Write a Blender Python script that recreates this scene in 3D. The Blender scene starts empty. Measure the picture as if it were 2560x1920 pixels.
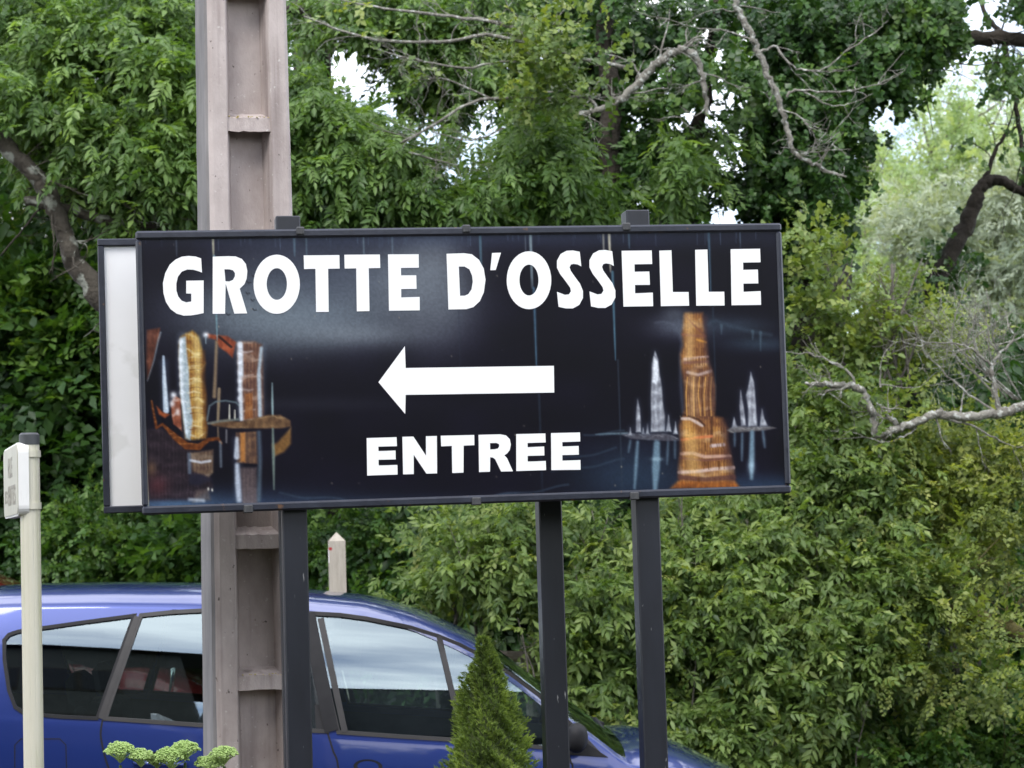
import bpy, math, random
import numpy as np
from mathutils import Matrix, Vector
from mathutils.geometry import tessellate_polygon

# ------------------------------------------------------------------ camera
F, YH, ROLL, CZ = 5500.0, 1360.0, 0.030, 1.75      # focal length in photo pixels, horizon row, roll, eye height
SC = bpy.context.scene
COL = SC.collection
pt = math.atan((YH - 960) / F)
R0 = np.array([1., 0, 0]); FW = np.array([0, math.cos(pt), math.sin(pt)]); U0 = np.array([0, -math.sin(pt), math.cos(pt)])
CU = math.cos(ROLL) * U0 + math.sin(ROLL) * R0
CR = math.cos(ROLL) * R0 - math.sin(ROLL) * U0
CAM = np.array([0, 0, CZ])
cam = bpy.data.cameras.new('camera'); camo = bpy.data.objects.new('camera', cam); COL.objects.link(camo)
cam.sensor_width = 36; cam.lens = F / 2560 * 36; cam.clip_start = 0.1; cam.clip_end = 2000
M = Matrix.Identity(4)
for i in range(3):
    M[i][0] = CR[i]; M[i][1] = CU[i]; M[i][2] = -FW[i]; M[i][3] = CAM[i]
camo.matrix_world = M
cam.dof.use_dof = True; cam.dof.focus_distance = 6.8; cam.dof.aperture_fstop = 8
SC.camera = camo

# ------------------------------------------------------------------ sky and sun
SUN_EL, SUN_AZ = math.radians(54), math.radians(204)   # azimuth measured clockwise from +Y (behind the camera, a little left)
w = bpy.data.worlds.new('World'); SC.world = w; w.use_nodes = True
nt = w.node_tree; nt.nodes.clear()
o_ = nt.nodes.new('ShaderNodeOutputWorld'); bg = nt.nodes.new('ShaderNodeBackground'); bg.inputs[1].default_value = 0.13
sky = nt.nodes.new('ShaderNodeTexSky'); sky.sky_type = 'NISHITA'; sky.sun_disc = False
sky.sun_elevation = SUN_EL; sky.sun_rotation = SUN_AZ
tc = nt.nodes.new('ShaderNodeTexCoord'); mp = nt.nodes.new('ShaderNodeMapping'); mp.inputs['Scale'].default_value = (1, 1, 2.4)
nz = nt.nodes.new('ShaderNodeTexNoise'); nz.inputs['Scale'].default_value = 2.6; nz.inputs['Detail'].default_value = 7; nz.inputs['Roughness'].default_value = 0.56
cr = nt.nodes.new('ShaderNodeValToRGB'); cr.color_ramp.elements[0].position = 0.40; cr.color_ramp.elements[1].position = 0.60
mx = nt.nodes.new('ShaderNodeMix'); mx.data_type = 'RGBA'
mx.inputs['B'].default_value = (12.8, 12.9, 13.5, 1)      # bright broken cloud
L = nt.links.new
L(tc.outputs['Generated'], mp.inputs[0]); L(mp.outputs[0], nz.inputs['Vector']); L(nz.outputs['Fac'], cr.inputs[0])
L(cr.outputs[0], mx.inputs['Factor']); L(sky.outputs[0], mx.inputs['A']); L(mx.outputs['Result'], bg.inputs[0]); L(bg.outputs[0], o_.inputs[0])
sl = bpy.data.lights.new('sun', 'SUN'); sl.energy = 1.2; sl.angle = math.radians(25); sl.color = (1, .97, .93)
so = bpy.data.objects.new('sun', sl); COL.objects.link(so)
sd = Vector((math.sin(SUN_AZ) * math.cos(SUN_EL), math.cos(SUN_AZ) * math.cos(SUN_EL), math.sin(SUN_EL)))
so.rotation_euler = sd.to_track_quat('Z', 'Y').to_euler()
SC.view_settings.view_transform = 'Standard'; SC.view_settings.look = 'None'; SC.view_settings.gamma = 1
SC.view_settings.exposure = 1.06
SC.cycles.use_denoising = True
SC.cycles.max_bounces = 8; SC.cycles.transparent_max_bounces = 16; SC.cycles.caustics_reflective = False; SC.cycles.caustics_refractive = False

rng = np.random.default_rng(11)
random.seed(5)

# ------------------------------------------------------------------ helpers
def P(px, py, d):
    """world point seen at photo pixel (px,py) at distance d along the optical axis"""
    return CAM + d * (FW + CR * (px - 1280) / F + CU * (960 - py) / F)
def ray(px, py):
    return FW + CR * (px - 1280) / F + CU * (960 - py) / F
def lin(c):
    c = np.asarray(c, float) / 255.
    return np.where(c <= .04045, c / 12.92, ((c + .055) / 1.055) ** 2.4)
def smooth(a, b, x):
    t = np.clip((x - a) / (b - a), 0, 1); return t * t * (3 - 2 * t)
def nrm(v):
    v = np.asarray(v, float); return v / (np.linalg.norm(v, axis=-1, keepdims=True) + 1e-12)
def ground_z(x, y):
    x = np.asarray(x, float); y = np.asarray(y, float)
    z = -0.05 * np.clip(x, -7, 7)
    z = z + 2.4 * smooth(19.5, 27, y) + 1.0 * smooth(27, 60, y)
    return z
def tag(o, label=None, cat=None, group=None, kind=None):
    if label: o['label'] = label
    if cat: o['category'] = cat
    if group: o['group'] = group
    if kind: o['kind'] = kind
    return o
def wloc(o):
    v = Vector((0, 0, 0))
    while o is not None: v = v + o.location; o = o.parent
    return v
def link(name, me, mat=None, parent=None):
    o = bpy.data.objects.new(name, me); COL.objects.link(o)
    if mat is not None and me is not None and len(me.materials) == 0: me.materials.append(mat)
    if parent is not None:
        o.parent = parent; o.matrix_parent_inverse = Matrix.Identity(4)
        # all geometry is given in world coordinates: undo the parent's own offset
        o.location = -wloc(parent)
    return o
def empty(name, loc=(0, 0, 0)):
    o = bpy.data.objects.new(name, None); o.empty_display_size = .1; COL.objects.link(o)
    o.location = tuple(float(a) for a in loc); return o
def fill_mesh(me, V, faces_idx, sizes):
    V = np.ascontiguousarray(V, np.float32); me.vertices.add(len(V)); me.vertices.foreach_set('co', V.ravel())
    faces_idx = np.ascontiguousarray(faces_idx, np.int32).ravel()
    me.loops.add(len(faces_idx)); me.loops.foreach_set('vertex_index', faces_idx)
    st = np.concatenate([[0], np.cumsum(sizes)[:-1]]).astype(np.int32)
    me.polygons.add(len(sizes)); me.polygons.foreach_set('loop_start', st)
    me.polygons.foreach_set('loop_total', np.asarray(sizes, np.int32))
    me.update(calc_edges=True); me.validate()
def np_mesh(name, V, Fc, smooth_=True):
    me = bpy.data.meshes.new(name); Fc = np.asarray(Fc)
    fill_mesh(me, V, Fc, np.full(len(Fc), Fc.shape[1]))
    if smooth_: me.polygons.foreach_set('use_smooth', np.ones(len(Fc), bool))
    return me
class MB:
    """collects shapes; build() links them as one mesh object"""
    def __init__(s): s.v = []; s.f = []; s.n = 0
    def add(s, V, faces):
        V = np.asarray(V, float); s.v.append(V); s.f += [tuple(int(i) + s.n for i in f) for f in faces]; s.n += len(V); return s
    def box(s, c, ax, h, bev=0.0):
        """box with centre c, axes ax (3x3 rows), half sizes h; bev cuts the edges"""
        c = np.asarray(c, float); ax = np.asarray(ax, float); h = np.asarray(h, float)
        if bev <= 0:
            sg = np.array([[x, y, z] for x in (-1, 1) for y in (-1, 1) for z in (-1, 1)], float)
            V = c + (sg * h) @ ax
            return s.add(V, [(0, 1, 3, 2), (4, 6, 7, 5), (0, 4, 5, 1), (2, 3, 7, 6), (0, 2, 6, 4), (1, 5, 7, 3)])
        b = min(bev, min(h) * .9); V = []; idx = {}
        for x in (-1, 1):
            for y in (-1, 1):
                for z in (-1, 1):
                    for k in range(3):
                        q = np.array([x, y, z]) * h; sub = np.array([x, y, z]) * b; sub[k] = 0
                        idx[(x, y, z, k)] = len(V); V.append(q - sub)
        fs = []
        for k in range(3):
            a, bb = (k + 1) % 3, (k + 2) % 3
            for sgn in (-1, 1):
                loop = []
                for (p, q) in ((-1, -1), (1, -1), (1, 1), (-1, 1)):
                    t = [0, 0, 0]; t[k] = sgn; t[a] = p; t[bb] = q; loop.append(idx[(*t, k)])
                fs.append(tuple(loop if sgn > 0 else loop[::-1]))
        for k in range(3):      # edges parallel to axis k
            a, bb = (k + 1) % 3, (k + 2) % 3
            for p in (-1, 1):
                for q in (-1, 1):
                    t0 = [0, 0, 0]; t0[a] = p; t0[bb] = q; t1 = list(t0); t0[k] = -1; t1[k] = 1
                    fs.append((idx[(*t0, a)], idx[(*t1, a)], idx[(*t1, bb)], idx[(*t0, bb)]))
        for x in (-1, 1):
            for y in (-1, 1):
                for z in (-1, 1): fs.append(tuple(idx[(x, y, z, k)] for k in range(3)))
        # h and b are in local units; faces keep positive signs only approximately, normals are fixed below
        return s.add(c + (np.array(V)) @ ax, fs)
    def tube(s, pts, r, n=8, cap=True, rough=0.0, squash=None):
        pts = np.asarray(pts, float); m = len(pts); r = np.broadcast_to(np.asarray(r, float), (m,))
        t = np.gradient(pts, axis=0); t = nrm(t)
        up = np.array([0, 0, 1.]) if abs(t[0][2]) < .9 else np.array([1., 0, 0])
        V = []
        a = np.linspace(0, 2 * math.pi, n, endpoint=False)
        x = nrm(np.cross(up, t[0]))
        for i in range(m):
            x = nrm(x - t[i] * (x @ t[i])); y = np.cross(t[i], x)
            rr = r[i] * (1 + rough * rng.uniform(-1, 1, n))
            V.append(pts[i] + (np.cos(a) * rr)[:, None] * x + (np.sin(a) * rr)[:, None] * y)
        V = np.concatenate(V); fs = []
        for i in range(m - 1):
            for j in range(n):
                k = (j + 1) % n; fs.append((i * n + j, i * n + k, (i + 1) * n + k, (i + 1) * n + j))
        if cap: fs += [tuple(range(n - 1, -1, -1)), tuple((m - 1) * n + j for j in range(n))]
        return s.add(V, fs)
    def build(s, name, mat, parent=None, smooth_=False, fix=True):
        me = bpy.data.meshes.new(name)
        me.from_pydata(np.concatenate(s.v).tolist(), [], s.f)
        if fix:
            import bmesh
            bm = bmesh.new(); bm.from_mesh(me); bmesh.ops.recalc_face_normals(bm, faces=bm.faces); bm.to_mesh(me); bm.free()
        if smooth_: me.polygons.foreach_set('use_smooth', np.ones(len(me.polygons), bool))
        me.update()
        return link(name, me, mat, parent)
def spline(pts, n):
    """Catmull-Rom through pts, n samples per span (any dimension)"""
    p = np.asarray(pts, float); p = np.vstack([2 * p[0] - p[1], p, 2 * p[-1] - p[-2]]); out = []
    for i in range(1, len(p) - 2):
        t = np.linspace(0, 1, n, endpoint=False)[:, None]
        a, b, c, d = p[i - 1], p[i], p[i + 1], p[i + 2]
        out.append(.5 * ((2 * b) + (c - a) * t + (2 * a - 5 * b + 4 * c - d) * t ** 2 + (3 * b - a - 3 * c + d) * t ** 3))
    out.append(p[-2][None]); return np.concatenate(out)

# ------------------------------------------------------------------ materials
def new_mat(name):
    m = bpy.data.materials.new(name); m.use_nodes = True; return m, m.node_tree, m.node_tree.nodes['Principled BSDF']
def noise_mat(name, c1, c2, scale=8, rough=.6, bump=.0, detail=6, spec=.5, metallic=0, coat=0, c3=None, scale3=40, thr=.62, rough2=None, stretch=(1, 1, 1), bscale=None):
    m, t, b = new_mat(name)
    tc = t.nodes.new('ShaderNodeTexCoord'); mp = t.nodes.new('ShaderNodeMapping'); mp.inputs['Scale'].default_value = stretch
    t.links.new(tc.outputs['Object'], mp.inputs[0])
    n = t.nodes.new('ShaderNodeTexNoise'); n.inputs['Scale'].default_value = scale; n.inputs['Detail'].default_value = detail; n.inputs['Roughness'].default_value = .62
    t.links.new(mp.outputs[0], n.inputs['Vector'])
    r = t.nodes.new('ShaderNodeValToRGB'); r.color_ramp.elements[0].position = .3; r.color_ramp.elements[1].position = .7
    r.color_ramp.elements[0].color = (*c1, 1); r.color_ramp.elements[1].color = (*c2, 1)
    t.links.new(n.outputs['Fac'], r.inputs[0]); out = r.outputs[0]
    if c3 is not None:
        n3 = t.nodes.new('ShaderNodeTexNoise'); n3.inputs['Scale'].default_value = scale3; n3.inputs['Detail'].default_value = 4
        t.links.new(mp.outputs[0], n3.inputs['Vector'])
        r3 = t.nodes.new('ShaderNodeValToRGB'); r3.color_ramp.elements[0].position = thr; r3.color_ramp.elements[1].position = thr + .06
        t.links.new(n3.outputs['Fac'], r3.inputs[0])
        mm = t.nodes.new('ShaderNodeMix'); mm.data_type = 'RGBA'; mm.inputs['B'].default_value = (*c3, 1)
        t.links.new(r3.outputs[0], mm.inputs['Factor']); t.links.new(out, mm.inputs['A']); out = mm.outputs['Result']
    t.links.new(out, b.inputs['Base Color'])
    b.inputs['Roughness'].default_value = rough; b.inputs['Metallic'].default_value = metallic
    b.inputs['Specular IOR Level'].default_value = spec; b.inputs['Coat Weight'].default_value = coat; b.inputs['Coat Roughness'].default_value = .04
    if bump > 0:
        nb = t.nodes.new('ShaderNodeTexNoise'); nb.inputs['Scale'].default_value = bscale or scale * 5; nb.inputs['Detail'].default_value = 6
        t.links.new(mp.outputs[0], nb.inputs['Vector'])
        bp = t.nodes.new('ShaderNodeBump'); bp.inputs['Strength'].default_value = bump; bp.inputs['Distance'].default_value = .02
        t.links.new(nb.outputs['Fac'], bp.inputs['Height']); t.links.new(bp.outputs[0], b.inputs['Normal'])
    return m
def leaf_mat(name, cols, rough=.42, trans=.3, spec=.45):
    """leaf material; the 'tint' attribute (one value per leaf) picks along the colour list"""
    m, t, b = new_mat(name)
    at = t.nodes.new('ShaderNodeAttribute'); at.attribute_name = 'tint'
    r = t.nodes.new('ShaderNodeValToRGB'); e = r.color_ramp.elements
    while len(e) < len(cols): e.new(.5)
    for i, c in enumerate(cols): e[i].position = i / (len(cols) - 1); e[i].color = (*c, 1)
    oi = t.nodes.new('ShaderNodeObjectInfo'); ad = t.nodes.new('ShaderNodeMath'); ad.operation = 'MULTIPLY_ADD'
    ad.inputs[1].default_value = .12; t.links.new(oi.outputs['Random'], ad.inputs[0]); t.links.new(at.outputs['Fac'], ad.inputs[2])
    t.links.new(ad.outputs[0], r.inputs[0])
    t.links.new(r.outputs[0], b.inputs['Base Color']); b.inputs['Roughness'].default_value = rough; b.inputs['Specular IOR Level'].default_value = spec
    tr = t.nodes.new('ShaderNodeBsdfTranslucent'); hs = t.nodes.new('ShaderNodeMix'); hs.data_type = 'RGBA'; hs.blend_type = 'MULTIPLY'; hs.inputs['Factor'].default_value = 1
    hs.inputs['B'].default_value = (1.5, 1.5, .55, 1); t.links.new(r.outputs[0], hs.inputs['A']); t.links.new(hs.outputs['Result'], tr.inputs[0])
    mxs = t.nodes.new('ShaderNodeMixShader'); mxs.inputs[0].default_value = trans
    t.links.new(b.outputs[0], mxs.inputs[1]); t.links.new(tr.outputs[0], mxs.inputs[2])
    t.links.new(mxs.outputs[0], t.nodes['Material Output'].inputs[0]); return m
def glass_mat(name, tint, ior=2.9, dirt=.02):
    m, t, b = new_mat(name); t.nodes.remove(b)
    tr = t.nodes.new('ShaderNodeBsdfTransparent'); tr.inputs[0].default_value = (*tint, 1)
    gl = t.nodes.new('ShaderNodeBsdfGlossy'); gl.inputs['Roughness'].default_value = .015; gl.inputs[0].default_value = (.80, .95, 1, 1)  # blue of the reflected sky put into the gloss tint
    fr = t.nodes.new('ShaderNodeFresnel'); fr.inputs[0].default_value = ior
    mxs = t.nodes.new('ShaderNodeMixShader'); t.links.new(fr.outputs[0], mxs.inputs[0]); t.links.new(tr.outputs[0], mxs.inputs[1]); t.links.new(gl.outputs[0], mxs.inputs[2])
    t.links.new(mxs.outputs[0], t.nodes['Material Output'].inputs[0]); return m
def attr_mat(name, attr, rough=.35, spec=.4):
    m, t, b = new_mat(name); at = t.nodes.new('ShaderNodeAttribute'); at.attribute_name = attr
    t.links.new(at.outputs['Color'], b.inputs['Base Color']); b.inputs['Roughness'].default_value = rough; b.inputs['Specular IOR Level'].default_value = spec
    return m
MT = {}
MT['asphalt'] = noise_mat('asphalt', (.035, .035, .033), (.06, .058, .054), 40, .9, .4)
MT['earth'] = noise_mat('woodland_floor', (.012, .016, .008), (.03, .035, .014), 1.5, .95, .6, scale3=9, c3=(.02, .035, .01))
MT['soil'] = noise_mat('soil', (.03, .022, .015), (.06, .045, .03), 30, .95, .6)
MT['frame'] = noise_mat('black_painted_steel', (.014, .016, .026), (.03, .034, .05), 14, .33, .03, c3=(.11, .06, .035), scale3=30, thr=.66)
MT['post'] = noise_mat('black_post_paint', (.006, .007, .011), (.013, .015, .023), 9, .38, .03, c3=(.34, .34, .34), scale3=60, thr=.69, stretch=(1, 1, .22))
MT['vinyl'] = noise_mat('white_vinyl', (.86, .86, .86), (.89, .89, .89), 5, .35)
MT['whiteboard'] = noise_mat('white_panel', (.84, .84, .84), (.88, .88, .88), 4, .4, c3=(.78, .78, .77), scale3=7, thr=.64)
MT['print'] = attr_mat('painted_panel', 'paint', .32, .22)
MT['bolt'] = noise_mat('weathered_clip', (.03, .032, .036), (.07, .07, .072), 60, .6)
MT['concrete'] = noise_mat('weathered_concrete', (.36, .305, .285), (.54, .475, .45), 9, .92, .12, c3=(.13, .105, .095), scale3=75, thr=.70, bscale=170, detail=13, stretch=(1, 1, .55))
def add_layer(m, col, scale, stretch, p0, p1, amount):
    t = m.node_tree; b = t.nodes['Principled BSDF']; src = b.inputs['Base Color'].links[0].from_socket
    tc = t.nodes.new('ShaderNodeTexCoord'); mp = t.nodes.new('ShaderNodeMapping'); mp.inputs['Scale'].default_value = stretch; t.links.new(tc.outputs['Object'], mp.inputs[0])
    n = t.nodes.new('ShaderNodeTexNoise'); n.inputs['Scale'].default_value = scale; n.inputs['Detail'].default_value = 8; t.links.new(mp.outputs[0], n.inputs['Vector'])
    r = t.nodes.new('ShaderNodeValToRGB'); r.color_ramp.elements[0].position = p0; r.color_ramp.elements[1].position = p1; r.color_ramp.elements[1].color = (amount, amount, amount, 1); t.links.new(n.outputs['Fac'], r.inputs[0])
    mm = t.nodes.new('ShaderNodeMix'); mm.data_type = 'RGBA'; mm.inputs['B'].default_value = (*col, 1); t.links.new(r.outputs[0], mm.inputs['Factor']); t.links.new(src, mm.inputs['A']); t.links.new(mm.outputs['Result'], b.inputs['Base Color'])
add_layer(MT['concrete'], (.19, .15, .14), 22, (1, 1, .05), .52, .72, .75)      # rain streaks
add_layer(MT['concrete'], (.60, .57, .54), 60, (1, 1, 1), .66, .72, .7)          # pale aggregate specks
add_layer(MT['concrete'], (.06, .05, .045), 34, (1, 1, .8), .70, .73, .85)       # blow holes
MT['grime_shade'] = noise_mat('grimy_shaded_concrete', (.12, .115, .115), (.25, .235, .23), 9, .95, .12, detail=10, stretch=(1, 1, .3), bscale=120)
MT['lichen'] = noise_mat('lichen', (.45, .42, .3), (.55, .42, .1), 60, .95, .4)
MT['cream'] = noise_mat('cream_lacquer', (.52, .50, .40), (.60, .58, .48), 6, .38, stretch=(1, 1, .2))
MT['whiteplastic'] = noise_mat('white_plastic', (.74, .74, .72), (.8, .8, .78), 9, .45)
add_layer(MT['cream'], (.34, .34, .17), 30, (1, 1, .04), .50, .72, .55)      # algae runs
add_layer(MT['whiteplastic'], (.5, .5, .44), 40, (1, 1, .2), .58, .75, .5)
MT['plateface'] = noise_mat('aged_plate', (.38, .37, .30), (.46, .45, .37), 12, .5, c3=(.38, .37, .3), scale3=20, thr=.6)
MT['ink'] = noise_mat('faded_ink', (.27, .25, .21), (.33, .31, .26), 30, .6)
MT['cap'] = noise_mat('dark_grey_cap', (.035, .04, .045), (.06, .065, .07), 10, .5)
MT['wood'] = noise_mat('grey_timber', (.30, .27, .22), (.42, .38, .32), 14, .85, .25, stretch=(3, 3, .5))
MT['log'] = noise_mat('log_bark', (.16, .13, .10), (.30, .26, .21), 20, .9, .5)
MT['bark'] = noise_mat('bark_lichen', (.035, .028, .02), (.075, .065, .05), 9, .95, .8, c3=(.24, .25, .21), scale3=7, thr=.56, bscale=40)
MT['darkbark'] = noise_mat('dark_bark', (.022, .017, .013), (.05, .04, .03), 9, .95, .8, c3=(.1, .1, .08), scale3=10, thr=.66, bscale=40)
MT['palebranch'] = noise_mat('lichen_branch', (.10, .09, .075), (.29, .28, .24), 16, .95, .7, c3=(.42, .43, .39), scale3=30, thr=.56, bscale=70)
MT['moss'] = noise_mat('mossy_branch', (.04, .035, .012), (.10, .085, .02), 16, .98, .9, bscale=60)
MT['twig'] = noise_mat('grey_twig', (.07, .06, .05), (.17, .155, .13), 20, .9, .4)
MT['red'] = noise_mat('red_bike_paint', (.30, .012, .02), (.36, .018, .025), 4, .3, coat=.6)
MT['steel'] = noise_mat('steel', (.55, .55, .55), (.65, .65, .65), 10, .25, metallic=1)
MT['rubber'] = noise_mat('black_rubber', (.012, .012, .012), (.022, .022, .022), 30, .8)
MT['trim'] = noise_mat('grey_window_trim', (.028, .027, .028), (.04, .038, .038), 10, .5, spec=.3)
MT['blacktrim'] = noise_mat('black_trim', (.008, .008, .010), (.014, .014, .016), 10, .6, spec=.25)
MT['cabin'] = noise_mat('cabin_fabric', (.02, .022, .024), (.035, .037, .04), 25, .9)
MT['lining'] = noise_mat('grey_lining', (.30, .31, .30), (.36, .37, .36), 25, .95)
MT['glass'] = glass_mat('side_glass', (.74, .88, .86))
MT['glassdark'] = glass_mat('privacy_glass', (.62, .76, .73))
MT['umbel'] = leaf_mat('green_sedum_buds', [(.26, .40, .10), (.38, .52, .17), (.48, .60, .26)], .6, .2)
def paint(name, c, c2):
    m = noise_mat(name, c, c2, 400, .32, metallic=.45, coat=1.0); return m
MT['blue'] = paint('blue_metallic', (.010, .028, .165), (.013, .034, .19))
MT['carred'] = paint('dark_red_metallic', (.16, .006, .012), (.2, .01, .016))
LEAF = {
    'ash': leaf_mat('ash_leaves', [(.026, .064, .017), (.075, .148, .034), (.135, .228, .058), (.21, .32, .09)], .46, .42),
    'elder': leaf_mat('elder_leaves', [(.028, .062, .016), (.088, .150, .036), (.160, .236, .062), (.27, .34, .10)], .48, .42),
    'yellow': leaf_mat('yellow_green_leaves', [(.05, .085, .018), (.11, .155, .034), (.20, .25, .06), (.36, .38, .11)], .5, .42),
    'ivy': leaf_mat('ivy_leaves', [(.012, .036, .010), (.030, .076, .018), (.062, .135, .030), (.13, .22, .05)], .40, .30),
    'round': leaf_mat('small_round_leaves', [(.045, .085, .02), (.095, .155, .035), (.17, .24, .06), (.27, .32, .08)], .4, .33),
    'hedge': leaf_mat('dark_hedge_leaves', [(.014, .044, .011), (.038, .096, .020), (.08, .17, .034), (.15, .25, .05)], .46, .38),
    'far': leaf_mat('hazy_far_leaves', [(.20, .29, .14), (.29, .39, .20), (.38, .47, .27), (.46, .53, .33)], .5, .42),  # leaf colours paled to carry the distance haze
    'willow': leaf_mat('silver_willow_leaves', [(.17, .22, .16), (.26, .31, .23), (.36, .41, .32), (.48, .52, .43)], .55, .3),  # silver leaf colour, lightened a little further for haze
    'spruce': leaf_mat('spruce_needles', [(.10, .15, .04), (.18, .26, .065), (.27, .36, .09), (.38, .46, .13)], .6, .35),
}

# ------------------------------------------------------------------ ground
gx = np.concatenate([np.linspace(-300, -16, 12), np.linspace(-14, 14, 57), np.linspace(16, 300, 12)])
gy = np.concatenate([np.linspace(-120, -12, 8), np.linspace(-10, 40, 80), np.linspace(45, 600, 16)])
GX, GY = np.meshgrid(gx, gy); GZ = ground_z(GX, GY) + .06 * np.sin(GX * 1.7 + GY) * smooth(13, 17, GY)
nxg, nyg = len(gx), len(gy); ii = np.arange(nxg * nyg).reshape(nyg, nxg)
Q = np.stack([ii[:-1, :-1], ii[:-1, 1:], ii[1:, 1:], ii[1:, :-1]], -1).reshape(-1, 4)
g = link('ground', np_mesh('ground', np.stack([GX, GY, GZ], -1).reshape(-1, 3), Q), MT['earth']); tag(g, kind='structure')
px_ = np.linspace(-14, 14, 29); py_ = np.linspace(7.9, 13.0, 8); A, B = np.meshgrid(px_, py_)
ii = np.arange(A.size).reshape(A.shape); Q = np.stack([ii[:-1, :-1], ii[:-1, 1:], ii[1:, 1:], ii[1:, :-1]], -1).reshape(-1, 4)
g = link('car_park', np_mesh('car_park', np.stack([A, B, ground_z(A, B) + .02], -1).reshape(-1, 3), Q), MT['asphalt']); tag(g, kind='structure')
# raised planting bed between the signs and the car park (its top is just under the picture)
def bed_z(x, y): return ground_z(x, y) + .55 * smooth(5.0, 5.5, y) * (1 - smooth(7.45, 7.75, y))
A, B = np.meshgrid(np.linspace(-3.2, 3.2, 40), np.linspace(5.0, 7.75, 34)); ii = np.arange(A.size).reshape(A.shape)
Q = np.stack([ii[:-1, :-1], ii[:-1, 1:], ii[1:, 1:], ii[1:, :-1]], -1).reshape(-1, 4)
g = link('planting_bed', np_mesh('planting_bed', np.stack([A, B, bed_z(A, B) + .03 + .02 * np.sin(A * 9 + 3 * B)], -1).reshape(-1, 3), Q), MT['soil']); tag(g, kind='structure')

# ------------------------------------------------------------------ entrance sign
def rot3(a, b, c):
    ca, sa, cb, sb, cc, sc = math.cos(a), math.sin(a), math.cos(b), math.sin(b), math.cos(c), math.sin(c)
    return np.array([[ca, -sa, 0], [sa, ca, 0], [0, 0, 1]]) @ np.array([[1, 0, 0], [0, cb, -sb], [0, sb, cb]]) @ np.array([[cc, 0, sc], [0, 1, 0], [-sc, 0, cc]])
SM = rot3(.16893599, .02963554, -.006917); SCN = np.array([-.12542559, 6.70163496, CZ + .54898754])
SW, SH = 2.0, .84757
SX, SY, SZ = SM[:, 0], SM[:, 1], SM[:, 2]       # along the board, into the board (away from the viewer), up
def on_sign(px, py, off=0.0):
    """photo pixel -> board coordinates (x, z) on the board's front plane"""
    r = ray(px, py); c = SCN + SY * off - CAM
    t = (c @ SY) / (r @ SY); q = CAM + t * r - SCN
    return q @ SX, q @ SZ
def sp(x, y, z): return SCN + SX * x + SY * y + SZ * z
sroot = empty('entrance_sign', (SCN[0], SCN[1], float(ground_z(SCN[0], SCN[1]))))
tag(sroot, 'black painted sign board with white lettering, arrow and cave scenes', 'sign')
ax = np.stack([SX, SY, SZ])
FRW = .013                                       # half width of the frame section
# painted panel: a fine sheet whose paint is a per-vertex colour
def vnoise(x, y, seed=0):
    xi = np.floor(x).astype(int); yi = np.floor(y).astype(int); fx = x - xi; fy = y - yi
    fx = fx * fx * (3 - 2 * fx); fy = fy * fy * (3 - 2 * fy)
    def h(a, b):
        n = (a * 374761393 + b * 668265263 + seed * 974711) & 0x7fffffff
        n = ((n ^ (n >> 13)) * 1274126177) & 0x7fffffff
        return ((n ^ (n >> 16)) & 0xffff) / 65535.
    return (h(xi, yi) * (1 - fx) + h(xi + 1, yi) * fx) * (1 - fy) + (h(xi, yi + 1) * (1 - fx) + h(xi + 1, yi + 1) * fx) * fy
gxs = np.concatenate([np.linspace(336, 770, 198), np.linspace(773, 1497, 240), np.linspace(1499, 1978, 218)])
gys = np.concatenate([np.linspace(560, 775, 62), np.linspace(777, 1288, 222)])
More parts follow.
